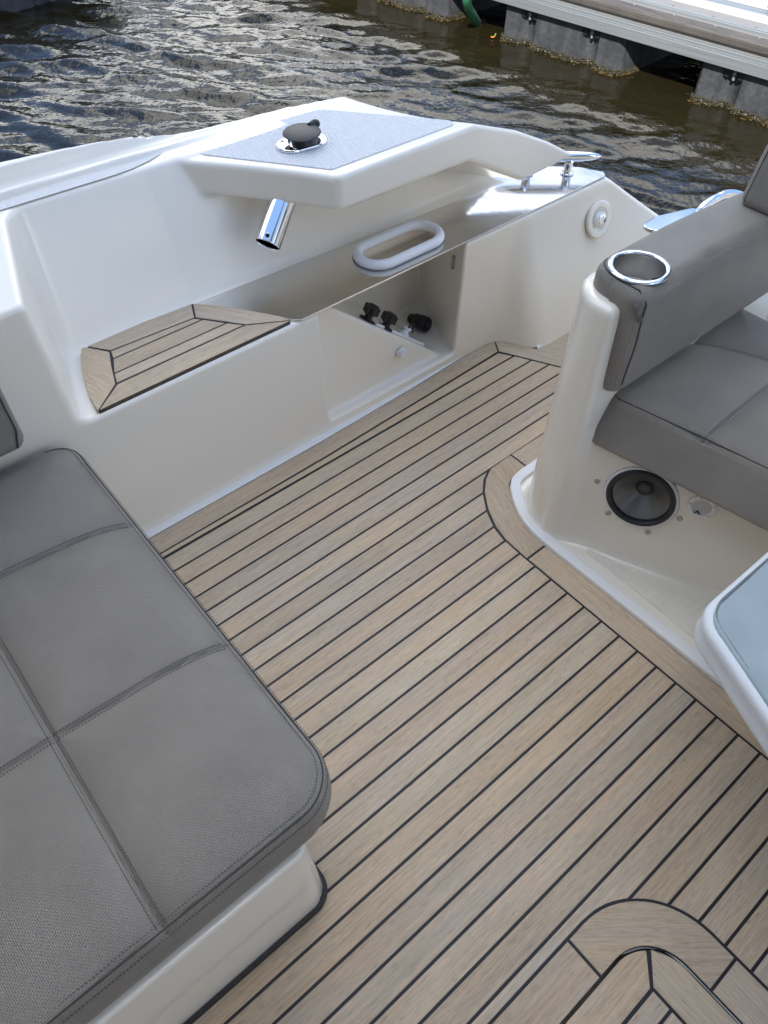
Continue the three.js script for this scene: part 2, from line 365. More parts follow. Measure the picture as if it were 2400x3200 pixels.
{
  const c = [HC[0] - 0.002, HC[1] + 0.002], g = 0.006, xr = HC[0] + 0.094 - g, zt = HC[1] - 0.094 + g, y = -0.003;
  part('lid', slab(roundPoly([[-0.65, zt + 0.001], [xr - 0.001, zt + 0.001, 0.088], [xr - 0.001, 0.9], [-0.65, 0.9]], 14), -0.03, y - 0.0016, 0), caulk, hatch);
  const mit = [0.5255, 0.132], corner = roundPoly([[0.2, zt + 0.001], [xr - 0.001, zt + 0.001, 0.088], [xr - 0.001, 0.6]], 16);
  const arc = corner.filter(([x, z]) => x > 0.4 && z < 0.3);
  const mid = arc.findIndex(([x, z]) => x - 0.575 > -(z - 0.083));
  const a = arc.slice(0, mid), b = arc.slice(mid);
  const ax = a[a.length - 1], bx = b[0];
  plank([[-0.64, zt + 0.001], ...a.map(([x, z]) => [x, z]), [ax[0] - 0.001, ax[1] + 0.003], [mit[0] - 0.0035, mit[1] - 0.004], [-0.64, mit[1] - 0.003]], 0, hatch, y);
  plank([[bx[0] + 0.002, bx[1] + 0.001], ...b, [xr - 0.001, 0.89], [mit[0] + 0.003, 0.89], [mit[0] + 0.003, mit[1] - 0.001]], Math.PI / 2, hatch, y);
  for (let i = 0; i < 7; i++) { const z0 = mit[1] + 0.003 + i * 0.055 - (i ? 0.014 : 0), z1 = mit[1] + (i + 1) * 0.055 - 0.014 - 0.003; plank([[-0.64, z0], [mit[0] - 0.003, z0], [mit[0] - 0.003, z1], [-0.64, z1]], 0, hatch, y); }
}
// light lip on the far side of the hatch gap
part('hatch_gutter', tube([V(HC[0] + 0.02, -0.010, HC[1] - 0.0915), V(HC[0] + 0.066, -0.010, HC[1] - 0.066), V(HC[0] + 0.0912, -0.010, HC[1] - 0.01), V(HC[0] + 0.0915, -0.010, HC[1] + 0.2), V(HC[0] + 0.0915, -0.010, HC[1] + 0.7)], 0.0022, 60, 6), whiteTrim, deck);

// ================================================================== BOAT SIDE: step, ledge, bulwark and overhanging coaming
const LEDGE = 0.4415, UF = 1.409;                        // height of step and ledge; inner face (u = -z)
const hullPlan = roundPoly([[-1.2, 1.0], [-1.2, 1.955], [0.44, 1.915], [1.25, 1.85, 0.6], [1.72, 1.73, 0.5], [2.03, 1.565, 0.2], [2.16, 1.475, 0.1], [2.9, 1.40], [2.9, 1.0]], 6);
const hullSD = polySD(hullPlan);
const armFace = polySD([[0.3, 0.752], [1.53, 0.752], [1.70, 0.690], [1.85, 0.618], [1.985, 0.541], [1.75, 0.532], [1.51, 0.658], [0.3, 0.676]]);
const wallU = (y, x = 0.72) => 1.643 - clamp(x - 0.72, 0, 1.2) * 0.048 + (y - LEDGE) * 0.375;
function topY(x, u) {
  const s = u - wallU(0.75), rise = clamp((1.3 - x) * 0.018, -0.02, 0.05), ridge = sstep(1.36, 0.42, x);
  let y = 0.748 + rise;
  y += 0.015 * sstep(0.050, 0.060, s) * ridge;
  y += (-0.013 * Math.exp(-Math.pow((s - 0.102) / 0.016, 2)) + 0.026 * sstep(0.112, 0.130, s)) * ridge;
  return y;
}
function sideSDF(x, y, z) {
  const u = -z;
  const hull = hullSD(x, u);
  // block: inner face, outer hull, underside
  let d = Math.max(UF + 0.002 - 0.016 * clamp(y / 0.44, -0.2, 1.6) - u, hull, -0.30 - y);
  d = smax(d, y - topY(x, u), 0.014);
  // step recess and ledge, open to the stern
  const left = (0.283 + (u - 1.40) * 0.30 - 0.03 * (y - LEDGE) - x) * 0.93;
  let rec = smax(LEDGE - y, (u - wallU(y, x)) * 0.936, 0.035);
  rec = smax(rec, left, 0.045);
  d = smax(d, -rec, 0.013);
  // bulwark above the ledge ends in a point under the coaming
  const up = LEDGE + 0.004 - y;
  const cut = Math.max((x - 1.83) * 0.44 + (u - 1.587) * 0.897, (y - 0.700 + (x - 1.555) * 0.87) / 1.32, (y - 0.742 + (x + (u - 1.43) * 0.72 - 1.53) * 0.45) / 1.2);
  d = smax(d, Math.min(-up, cut) > 0 ? Math.min(-up, cut) : Math.max(-up, cut) <= 0 ? Math.max(Math.min(-up, cut), -1) : Math.min(-up, cut), 0.006);
  // locker in the face below the ledge
  let lock = smax(smax(0.952 + (0.42 - y) * 0.055 - x, x - 1.487 - (u - 1.41) * 0.35, 0.015), smax(0.036 - y, u - 1.70 + 0.12 * sstep(0.28, 0.41, y), 0.02), 0.02);
  lock = Math.max(lock, y - (LEDGE + 0.002));
  d = smax(d, -lock, 0.012);
  // ramp inside the locker
  const ramp = smax(smax(1.446 - u, (y - 0.405 + (x - 1.02) * 0.861) / 1.32, 0.010), Math.max(u - 1.72, 0.90 - x, x - 1.6, -0.02 - y, y - LEDGE + 0.004), 0.004);
  d = smin(d, ramp, 0.012);
  // lower panel aft flares inboard to the deck
  const flare = smax(smax((1.272 - u + y * 0.34) * 0.946, ((1.757 - x) * 0.895 - (u - 1.276) * 0.447 + 0.10 * y), 0.05), Math.max(u - 1.5, y - 0.4, -0.3 - y), 0.01);
  d = smin(d, flare, 0.05);
  // stern slope
  d = smax(d, (x - 2.125) * 0.575 + (y - LEDGE) * 0.818, 0.015);
  // coaming that overhangs the ledge
  const xs = x + (u - 1.43) * 0.72 * sstep(1.2, 1.5, x);
  let arm = armFace(xs, y);
  arm = smax(arm, 1.432 - u, 0.014);
  const bow = 0.010 * (1 - Math.pow(clamp((u - 1.60) / 0.17, -1, 1), 2));
  arm = smax(arm, (x - 1.052) * -0.794 + (u - 1.441) * -0.609 + bow, 0.016);
  arm = smax(arm, (u - 1.432) - (2.06 - x) * 0.561, 0.005);
  arm = Math.max(arm, hull + 0.012);
  d = smin(d, smax(arm, -0.2, 0), 0.012);
  return d;
}
const side = thing('cockpit_sidewall', 'cream moulded cockpit side with step recess, open locker and overhanging white coaming', 'side wall');
part('moulding', meshSDF(sideSDF, [-0.95, -0.06, -1.99], [2.75, 0.86, -1.24], 0.008), gelcoat, side);
// flange at the foot of the wall, beside the teak
part('flange', slab([[-0.8, -1.42], [-0.8, -1.389], [0.9, -1.390], [1.3, -1.399], [1.686, -1.418], [1.70, -1.43]], -0.01, 0.004, 0.0015), whiteTrim, side);
part('flange', slab([[1.757, -1.276], [2.4, -1.264], [2.4, -1.30], [1.775, -1.31]], -0.01, 0.006, 0.0015), whiteTrim, side);
// textured strip along the side deck and ribbed pad on the coaming
{
  const N = 30, gpos = [], guv = [], gi = [];
  for (let i = 0; i <= N; i++) for (let j = 0; j <= 3; j++) {
    const t = i / N, x = -0.7 + t * 1.50, w = t > 0.9 ? 1 - Math.pow((t - 0.9) / 0.1, 2) : 1, u = wallU(0.75) + 0.047 - (0.038 * w) * (1 - j / 3) - 0.0;
    const y = topY(x, u) + 0.0025; gpos.push(x, y, -u); guv.push(x, -u);
    if (i < N && j < 3) { const a = i * 4 + j; gi.push(a, a + 4, a + 1, a + 1, a + 4, a + 5); }
  }
  const g = new THREE.BufferGeometry(); g.setAttribute('position', new THREE.Float32BufferAttribute(gpos, 3)); g.setAttribute('uv', new THREE.Float32BufferAttribute(guv, 2)); g.setIndex(gi.flatMap((v, i, a) => i % 3 === 0 ? [a[i], a[i + 2], a[i + 1]] : [])); g.computeVertexNormals();
  part('nonskid_strip', g, nonskid, side);
}
part('nonskid_pad', slab(roundPoly([[0.822, -1.817, 0.012], [1.262, -1.776, 0.05], [1.505, -1.468, 0.02], [1.072, -1.473, 0.015]], 8), 0.745, 0.7545, 0.0012, 0.35), ribbed, side);

// teak tread of the step
const tread = thing('step_tread', 'small teak planked tread lying in the recessed side step', 'tread');
{
  const y0 = LEDGE - 0.003, y1 = 0.452;
  const outline = [[0.411, -1.650], [0.390, -1.614], [0.361, -1.536], [0.341, -1.463], [0.331, -1.408], [0.337, -1.4035], [0.862, -1.4045], [0.868, -1.410], [0.847, -1.450], [0.815, -1.500], [0.781, -1.550], [0.745, -1.596], [0.712, -1.631]];
  part('caulking', slab(outline, y0, y1 - 0.0014, 0), caulk, tread);
  const P = (pts, ang) => plank(pts, ang, tread, y1, 0.010);
  P([[0.414, -1.650], [0.709, -1.631], [0.684, -1.575], [0.457, -1.588]], 0.04);                                   // back
  P([[0.409, -1.647], [0.451, -1.584], [0.430, -1.532], [0.415, -1.490], [0.406, -1.464], [0.331, -1.403], [0.341, -1.463], [0.361, -1.536], [0.390, -1.614]], 1.3);   // fore end
  P([[0.337, -1.4035], [0.410, -1.459], [0.765, -1.461], [0.862, -1.4045]], 0);                                     // front
  P([[0.867, -1.406], [0.770, -1.4645], [0.688, -1.5725], [0.714, -1.629], [0.745, -1.596], [0.781, -1.550], [0.815, -1.500], [0.847, -1.450]], 1.0);   // aft end
  P([[0.456, -1.583], [0.680, -1.570], [0.692, -1.5555], [0.448, -1.5555]], 0);
  P([[0.446, -1.5505], [0.696, -1.5505], [0.732, -1.5025], [0.424, -1.5025]], 0);
  P([[0.422, -1.4975], [0.736, -1.4975], [0.762, -1.466], [0.412, -1.466]], 0);
}

// polished plate on the ledge with its oval fairlead
const plate = thing('steel_ledge_plate', 'polished stainless plate along the ledge with a white rimmed oval hole', 'steel plate');
const OC = [1.314, -1.497];
const stadium = (cx, cz, half, r, n = 16) => { const P = []; for (let i = 0; i <= n; i++) { const a = -Math.PI / 2 + Math.PI * i / n; P.push([cx + half + r * Math.cos(a), cz + r * Math.sin(a)]); } for (let i = 0; i <= n; i++) { const a = Math.PI / 2 + Math.PI * i / n; P.push([cx - half + r * Math.cos(a), cz + r * Math.sin(a)]); } return P; };
part('plate', slab([[0.714, -1.637], [0.748, -1.598], [0.785, -1.551], [0.819, -1.501], [0.851, -1.450], [0.876, -1.408], [0.893, -1.3935], [2.112, -1.3985], [2.132, -1.420], [2.085, -1.505], [2.030, -1.556], [1.95, -1.607], [1.86, -1.655], [1.76, -1.70], [1.70, -1.67], [1.83, -1.598], [1.736, -1.612], [1.2, -1.636]].reverse(), 0.443, 0.4475, 0.0008, 0, [stadium(OC[0], OC[1], 0.078, 0.056)]), steel, plate);
part('fairlead_ring', (() => {
  const P = stadium(OC[0], OC[1], 0.078, 0.0585, 18).map(([x, z]) => V(x, 0.457, z)); return tube(P, 0.0145, 160, 14, true, 0.1);
})(), whiteTrim, plate, 'smooth white oval rim of the mooring line hole');
part('gasket', slab(stadium(OC[0], OC[1], 0.078, 0.075), 0.4472, 0.4492, 0, 0, [stadium(OC[0], OC[1], 0.078, 0.056)]), std({ color: lin(0.25, 0.25, 0.25), roughness: 0.35, metalness: 0.6 }), plate);

// mooring cleat on the plate
const cleat = thing('mooring_cleat', 'polished two-legged mooring cleat on the steel plate under the coaming tip', 'cleat');
{
  const a = V(1.928, 0.4475, -1.573), b = V(2.030, 0.4475, -1.489), d = b.clone().sub(a).normalize();
  for (const p of [a, b]) { const leg = part('leg', lathe([[0, 0], [0.021, 0], [0.021, 0.004], [0.0185, 0.008], [0.0155, 0.013], [0.0145, 0.03], [0.0155, 0.050], [0, 0.052]], p), chrome, cleat); part('base_ring', lathe([[0.0165, 0.0], [0.0215, 0.0005], [0.023, 0.004], [0.0205, 0.0075], [0.016, 0.006]], p), chrome, leg); }
  const c = a.clone().add(b).multiplyScalar(0.5).setY(0.503), pr = [];
  for (let i = 0; i <= 24; i++) { const s = -1 + 2 * i / 24; pr.push([0.0165 * Math.sqrt(Math.max(0, 1 - Math.pow(Math.abs(s), 7))) * (1 - 0.30 * s * s), s * 0.168]); }
  pr[0][0] = pr[24][0] = 0;
  part('horn', lathe(pr, c, d, 24), chrome, cleat);
}

// rod holder through the coaming
const rod = thing('rod_holder', 'polished rod holder with a black rubber cap set in the ribbed coaming pad', 'rod holder');
{
  const c = V(1.100, 0.7545, -1.632), ax = V(-0.182, -0.1645, 0.082).normalize();
  const fl = slab(roundPoly([[1.030, -1.672, 0.045], [1.165, -1.672, 0.045], [1.165, -1.588, 0.045], [1.030, -1.588, 0.045]], 12), 0.7540, 0.7625, 0.0028);
  fl.translate(-c.x, 0, -c.z); fl.rotateY(-0.12); fl.translate(c.x, 0, c.z);
  part('flange', fl, chrome, rod);
  for (const [x, z] of [[1.058, -1.662], [1.062, -1.606], [1.148, -1.640]]) part('screw', lathe([[0, 0.0030], [0.003, 0.0028], [0.0062, 0.0010], [0.0068, 0]], V(x, 0.7622, z), undefined, 20), screwSteel, rod);
  part('tube', lathe([[0.0305, 0], [0.034, 0], [0.034, 0.262], [0.0318, 0.264], [0.0305, 0.262], [0.0305, 0.0]], c.clone().addScaledVector(ax, 0.005), ax, 40), chrome, rod);
  const q = c.clone().addScaledVector(ax, 0.243).add(V(-0.0215, 0.0165, 0.020));
  part('pin', cyl(0.0055, 0.0055, 0.006, q, V(-0.5, 0.3, 0.8), 16), chrome, rod);
  // cap: collar, dished lid leaning back, pull tab
  const tilt = V(-0.05, 1, 0.04).normalize(), cc = V(1.100, 0.7615, -1.630);
  part('cap_collar', lathe([[0.034, 0], [0.0385, 0.001], [0.037, 0.006], [0.033, 0.009], [0.033, 0.022], [0.0, 0.023]], cc, tilt, 40), rubber, rod);
  const lid = [[0, 0.0045], [0.020, 0.0036], [0.036, 0.0012], [0.0465, -0.0022], [0.0485, -0.0040], [0.0465, -0.0055], [0.034, -0.0040], [0, -0.003]].map(([r, y]) => [r, y]);
  const cap = part('cap', lathe(lid, cc.clone().addScaledVector(tilt, 0.0255), tilt, 44), rubber, rod);
  part('pull_tab', tube([V(1.130, 0.7895, -1.640), V(1.148, 0.7910, -1.644), V(1.158, 0.7880, -1.645), V(1.160, 0.7825, -1.644), V(1.154, 0.7790, -1.642), V(1.145, 0.7800, -1.640)], 0.0058, 40, 10), rubber, cap);
}

// locker fittings: two valve handles, white strip, hose coupling, nut, latch
const rampN = V(0.861, 1, 0).normalize(), rampPt = (x, z, h = 0) => V(x, 0.405 - (x - 1.02) * 0.861, z).addScaledVector(rampN, h);
function valve(x, z, label) {
  const v = thing('valve_handle', label, 'valve', new THREE.Group(), { group: 'black valves in the locker' });
  const dir = V(0.55, 1, 0.10).normalize(), p = rampPt(x, z, 0.002);
  part('backplate', lathe([[0, 0], [0.026, 0], [0.026, 0.004], [0.022, 0.006], [0, 0.006]], p, rampN, 24), black, v);
  part('stem', lathe([[0.012, 0], [0.012, 0.026], [0, 0.026]], p, dir, 16), black, v);
  const k = []; for (let i = 0; i < 40; i++) { const a = i / 40 * Math.PI * 2, r = 0.0205 + 0.0028 * Math.cos(a * 6); k.push(new THREE.Vector2(r * Math.cos(a), r * Math.sin(a))); }
  const g = new THREE.ExtrudeGeometry(new THREE.Shape(k), { depth: 0.020, bevelEnabled: true, bevelSize: 0.002, bevelThickness: 0.002, bevelSegments: 2 });
  g.rotateX(-Math.PI / 2); g.applyQuaternion(new THREE.Quaternion().setFromUnitVectors(V(0, 1, 0), dir)); const t = p.clone().addScaledVector(dir, 0.024); g.translate(t.x, t.y, t.z);
  part('knob', g, black, v);
  part('knob_cap', lathe([[0, 0.004], [0.012, 0.003], [0.015, 0]], t.clone().addScaledVector(dir, 0.0225), dir, 20), black, v);
}
valve(1.172, -1.476, 'black ribbed valve knob in the locker, the one nearer the steel plate tip');
valve(1.240, -1.476, 'black ribbed valve knob in the locker, beside the white hose fitting');
{
  const f = thing('hose_fitting', 'white plastic hose fitting with a black clip on the locker ramp', 'fitting');
  const a = rampPt(1.195, -1.470, 0.004), b = rampPt(1.395, -1.470, 0.004), d = b.clone().sub(a), l = d.length();
  const g = new RoundedBoxGeometry(l, 0.008, 0.020, 2, 0.003); g.applyQuaternion(new THREE.Quaternion().setFromUnitVectors(V(1, 0, 0), d.normalize())); g.translate((a.x + b.x) / 2, (a.y + b.y) / 2, a.z);
  part('mounting_strip', g, whiteTrim, f);
  const p = rampPt(1.318, -1.478, 0.006);
  part('spigot', lathe([[0, 0], [0.017, 0], [0.017, 0.006], [0.011, 0.008], [0.011, 0.018], [0.015, 0.020], [0.015, 0.026], [0.006, 0.027], [0.006, 0.034], [0, 0.034]], p, rampN, 24), whiteTrim, f);
  part('clip', tube([p.clone().add(V(0.010, 0.028, 0.012)), p.clone().add(V(0.026, 0.030, 0.004)), p.clone().add(V(0.034, 0.015, 0.002)), p.clone().add(V(0.033, -0.006, 0.004))], 0.0035, 24, 8), black, f);
}
{
  const c = thing('hose_coupling', 'short black hose coupling lying in the back corner of the locker', 'coupling');
  const d = V(0.04, 0.1, 0.62).normalize(), p = V(1.487, 0.058, -1.632);
  part('body', lathe([[0, 0.026], [0.024, 0.026], [0.024, 0.050], [0.0265, 0.052], [0.0265, 0.078], [0.024, 0.082], [0.018, 0.083], [0.017, 0.070], [0, 0.068]], p, d, 28), black, c);
  part('neck', lathe([[0, 0], [0.014, 0], [0.0165, 0.003], [0.0165, 0.026], [0, 0.026]], p, d, 24), black, c);
}
{
  const n = thing('drain_plug', 'white hexagonal plug in the slanted locker panel', 'plug');
  part('hexagon', cyl(0.0165, 0.014, 0.012, V(1.277, 0.128, -1.437), V(0, 0, 1), 6), whiteTrim, n);
  part('washer', cyl(0.019, 0.019, 0.002, V(1.277, 0.128, -1.439), V(0, 0, 1), 24), whiteTrim, n);
}
{
  const l = thing('locker_latch', 'small tarnished steel latch high on the locker side wall', 'latch');
  part('strike', box(0.004, 0.046, 0.012, 1.503, 0.345, -1.459, 0.0015), screwSteel, l);
  part('keeper', tube([V(1.500, 0.366, -1.458), V(1.494, 0.364, -1.458), V(1.494, 0.330, -1.458), V(1.500, 0.326, -1.458)], 0.0028, 24, 8), screwSteel, l);
}
{
  const k = thing('flush_light', 'round recessed fitting with a shiny button on the aft side panel', 'recessed fitting');
  const c = V(2.083, 0.322, -1.3655), d = V(0, 0.30, 0.954);
  part('bezel', lathe([[0.060, -0.004], [0.060, 0.004], [0.056, 0.0062], [0.041, 0.0056], [0.038, 0.003], [0.030, -0.006], [0.0, -0.008]], c, d, 48), gelGloss, k);
  part('collar', lathe([[0.025, -0.008], [0.025, 0.010], [0.022, 0.013], [0.018, 0.013]], c, d, 32), whiteTrim, k);
  part('button', lathe([[0.0185, 0.008], [0.0185, 0.0145], [0.016, 0.0165], [0, 0.017]], c, d, 32), chrome, k);
}

// ================================================================== RIGHT-HAND SEAT
const seatR = thing('upholstered_seat', 'taupe upholstered seat on cream base, thick armrest holding a cup holder', 'seat');
const PL = [1.196, -0.667], PT = [0.3791, 0.9253];       // foot of the speaker panel: a point and its direction
const armPlan = polySD(roundPoly([[1.168, -0.678, 0.035], [1.168, -0.78, 0.14], [1.24, -0.846, 0.10], [2.35, -0.846], [2.35, -0.678]], 10));
const floorPlan = polySD(roundPoly([[1.153, -0.68], [1.155, -0.77, 0.2], [1.235, -0.893, 0.08], [2.35, -0.893], [2.35, 0.85], [1.153, 0.85]], 8));
const basePlan = (x, z) => (x - PL[0]) * -PT[1] + (z - PL[1]) * PT[0];
function baseSDF(x, y, z) {
  let arm = smax(armPlan(x, z) + y * 0.024 * sstep(1.35, 1.15, x) + 0.012 * y, y - 0.702 + 0.30 * Math.max(0, x - 1.24) * 0.2, 0.022);
  const pan = smax(Math.max(basePlan(x, z) * 0.99 + 0.139 * y, z - 0.85, x - 2.35, -0.70 - z), y - 0.335, 0.01);
  const floor = Math.max(y - 0.003, floorPlan(x, z));
  let d = smin(arm, pan, 0.045);
  d = smin(d, floor, 0.022);
  d = Math.max(d, -0.06 - y);
  return d;
}
const SO = V(PL[0], 0, PL[1]), ST = V(PT[0], 0, PT[1]), SU = V(PT[1] * 0.1392, 0.9903, -PT[0] * 0.1392), SN = V(-PT[1] * 0.9903, 0.1392, PT[0] * 0.9903);
const onPanel = (a, b, h = 0) => SO.clone().addScaledVector(ST, a).addScaledVector(SU, b).addScaledVector(SN, h);
const spC = onPanel(0.147, 0.214);
function baseCut(x, y, z) {                              // speaker hole
  const dx = x - spC.x, dy = y - spC.y, dz = z - spC.z, h = dx * SN.x + dy * SN.y + dz * SN.z, r = Math.sqrt(Math.max(0, dx * dx + dy * dy + dz * dz - h * h));
  return Math.max(baseSDF(x, y, z), -Math.max(r - 0.087, -h - 0.09));
}
part('base', meshSDF(baseCut, [1.12, -0.07, -0.90], [2.40, 0.74, 0.88], 0.009), gelGloss, seatR);
// textured floor strip in the toe space
part('nonskid_strip', slab(roundPoly([[1.218, -0.600, 0.012], [1.246, -0.47, 0.08], [1.325, -0.29, 0.05], [1.48, 0.10], [1.48, 0.8], [1.190, 0.8], [1.190, -0.05], [1.203, -0.45, 0.1], [1.203, -0.600, 0.012]], 6), -0.002, 0.0055, 0.0008), nonskidFloor, seatR);
// cushion
const cR = roundPoly([[1.262, -0.692, 0.035], [1.306, -0.466, 0.4], [1.36, -0.15, 0.4], [1.49, 0.42, 0.03], [1.80, 0.42], [1.80, -0.720], [1.33, -0.720]], 8), cRs = polySD(cR);
const seamsR = [[[1.29, -0.468], [1.82, -0.470]], [[1.565, -0.703], [1.637, -0.518], [1.71, -0.33], [1.80, -0.10]], [[1.42, -0.08], [1.82, -0.08]]];
const segD = (x, z, L) => { let m = 1e9; for (let i = 1; i < L.length; i++) { const ax = L[i - 1][0], az = L[i - 1][1], ex = L[i][0] - ax, ez = L[i][1] - az, t = clamp(((x - ax) * ex + (z - az) * ez) / (ex * ex + ez * ez)); m = Math.min(m, Math.hypot(x - ax - ex * t, z - az - ez * t)); } return m; };
function pillow(y0, puff, seams, plan) {
  return (x, z) => {
    let m = 1e9; for (const s of seams) m = Math.min(m, segD(x, z, s));
    const e = Math.max(0, -plan(x, z));
    return y0 + puff * (1 - Math.exp(-e / 0.05)) - (puff * 0.55) * Math.exp(-m / 0.028) - 0.0035 * Math.exp(-Math.pow(m / 0.0035, 2));
  };
}
const topR = pillow(0.452, 0.027, seamsR, cRs);
const cushR = (x, y, z) => { const b = (0.452 - y) * 0.42; return smax(smax(cRs(x, z) - clamp(b, -0.02, 0.055), (y - topR(x, z)) * 0.9, 0.012), 0.334 - y, 0.010); };
part('seat_cushion', meshSDF(cushR, [1.15, 0.31, -0.72], [1.82, 0.50, 0.46], 0.0065), vinyl, seatR);
function alongTop(L, off, yf, step = 0.006, lift = 0) { const out = []; for (let i = 1; i < L.length; i++) { const a = L[i - 1], b = L[i], ex = b[0] - a[0], ez = b[1] - a[1], l = Math.hypot(ex, ez), nx = -ez / l, nz = ex / l, n = Math.max(1, Math.round(l / step)); for (let k = 0; k <= n; k++) { const x = a[0] + ex * k / n + nx * off, z = a[1] + ez * k / n + nz * off; out.push(V(x, yf(x, z) + lift, z)); } } return out; }
{
  const front = cR.slice(0, 34).filter(([x, z]) => z < 0.41);
  const edge = (o, y) => front.map(([x, z]) => V(x + o, y, z));
  const m = part('stitching', stitches([edge(0.013, 0.4535), edge(-0.005, 0.4385), ...seamsR.flatMap(s => [alongTop(s, 0.007, topR), alongTop(s, -0.007, topR)])]), thread, seatR); m.userData.kind = 'stuff';
  part('seam', tube(edge(0.0035, 0.4495), 0.0019, 120, 6), seamDark, seatR);
}
// armrest pad
const cupC = V(1.296, 0.7505, -0.729);
function armSDF(x, y, z) {
  const drop = 0.030 * sstep(1.45, 1.95, x);
  const zc = -0.7365, hx = 0.42, xc = 1.219 + hx;
  const r = 0.034, qx = Math.abs(x - xc) - hx + r, qy = Math.abs(y - 0.614 + drop * 0.5) - (0.136 - drop * 0.5) + r, qz = Math.abs(z - zc) - 0.0785 + r;
  let d = Math.min(Math.max(qx, qy, qz), 0) + Math.hypot(Math.max(qx, 0), Math.max(qy, 0), Math.max(qz, 0)) - r;
  // plan corner at the front, outer side, is a wide round; side bulges a little
  const c = Math.hypot(Math.max(0, 1.299 - x), Math.max(0, -0.735 - z)) - 0.080; if (x < 1.299 && z < -0.735) d = smax(d, c, 0.02);
  d -= 0.006 * Math.exp(-Math.pow((y - 0.62) / 0.07, 2)) * sstep(-0.70, -0.66, z);
  return Math.max(d, -Math.max(Math.hypot(x - cupC.x, z - cupC.z) - 0.0545, 0.655 - y));
}
part('armrest', meshSDF(armSDF, [1.18, 0.46, -0.85], [2.08, 0.78, -0.62], 0.006), vinylRib, seatR);
{
  // seam and stitching round the front end of the pad, laid on its surface
  const onArm = (p, h) => { const e = 0.001; for (let i = 0; i < 6; i++) { const d = armSDF(p.x, p.y, p.z), g = V(armSDF(p.x + e, p.y, p.z) - armSDF(p.x - e, p.y, p.z), armSDF(p.x, p.y + e, p.z) - armSDF(p.x, p.y - e, p.z), armSDF(p.x, p.y, p.z + e) - armSDF(p.x, p.y, p.z - e)); g.normalize(); p.addScaledVector(g, h - d); } return p; };
  const path = (o, h) => { const L = []; for (let i = 0; i <= 20; i++) L.push(onArm(V(1.236 + o, 0.515 + i * 0.0105, -0.652), h)); for (let i = 1; i <= 8; i++) L.push(onArm(V(1.231 + o, 0.752, -0.668 - i * 0.008), h)); for (let i = 1; i <= 12; i++) { const t = i / 12 * 1.25; L.push(onArm(V(1.299 - (0.068 - o) * Math.cos(t), 0.752, -0.735 - (0.068 - o) * Math.sin(t)), h)); } return L; };
  part('seam', tube(path(0, 0.0002), 0.0017, 120, 6), seamDark, seatR);
  const st = part('stitching', stitches([path(0.010, 0), path(-0.007, 0)]), thread, seatR); st.userData.kind = 'stuff';
  const k = merge([tube([V(1.224, 0.722, -0.662), V(1.217, 0.712, -0.657), V(1.219, 0.700, -0.656), V(1.227, 0.692, -0.656)], 0.0065, 24, 8), tube([V(1.222, 0.730, -0.670), V(1.216, 0.722, -0.665), V(1.220, 0.710, -0.661)], 0.0055, 20, 8)]);
  part('tucked_corner', k, vinylRib, seatR, 'bunched vinyl fold at the corner of the armrest');
}
// backrest standing on the armrest
const backPlanR = (x, y, z) => { const lean = (y - 0.72) * 0.24, r = 0.026, qx = Math.abs(x - lean - 1.79) - 0.085 + r, qy = Math.abs(y - 0.98) - 0.252 + r, qz = Math.abs(z + 0.14) - 0.628 + r;
  const m = Math.min(Math.abs(y - 0.87), Math.abs(y - 1.04)); return Math.min(Math.max(qx, qy, qz), 0) + Math.hypot(Math.max(qx, 0), Math.max(qy, 0), Math.max(qz, 0)) - r + 0.006 * Math.exp(-m / 0.012); };
part('backrest', meshSDF(backPlanR, [1.65, 0.70, -0.80], [2.06, 1.26, 0.52], 0.009), vinyl, seatR);
{
  const col = (dz, dx) => { const L = []; for (let i = 0; i <= 30; i++) { const y = 0.745 + i * 0.015; L.push(V(1.7065 + (y - 0.72) * 0.24 + dx, y, -0.757 + dz)); } return L; };
  part('seam', tube(col(0.006, 0.0015), 0.002, 60, 6), seamDark, seatR);
  const row = (y, d) => { const L = []; for (let i = 0; i <= 20; i++) L.push(V(1.7095 + (y - 0.72) * 0.24 + 0.0035, y + d, -0.74 + i * 0.02)); return L; };
  const st = part('stitching', stitches([col(0.015, -0.0012), col(-0.002, 0.009), row(0.87, 0.006), row(0.87, -0.006)]), thread, seatR); st.userData.kind = 'stuff';
}
part('bolt', lathe([[0, 0.010], [0.004, 0.010], [0.0065, 0.008], [0.0065, 0.003], [0.009, 0.002], [0.009, -0.003], [0, -0.003]], V(1.1915, 0.335, -0.722), V(-1, 0.06, 0.05), 20), screwSteel, seatR, 'small steel stud on the front post');
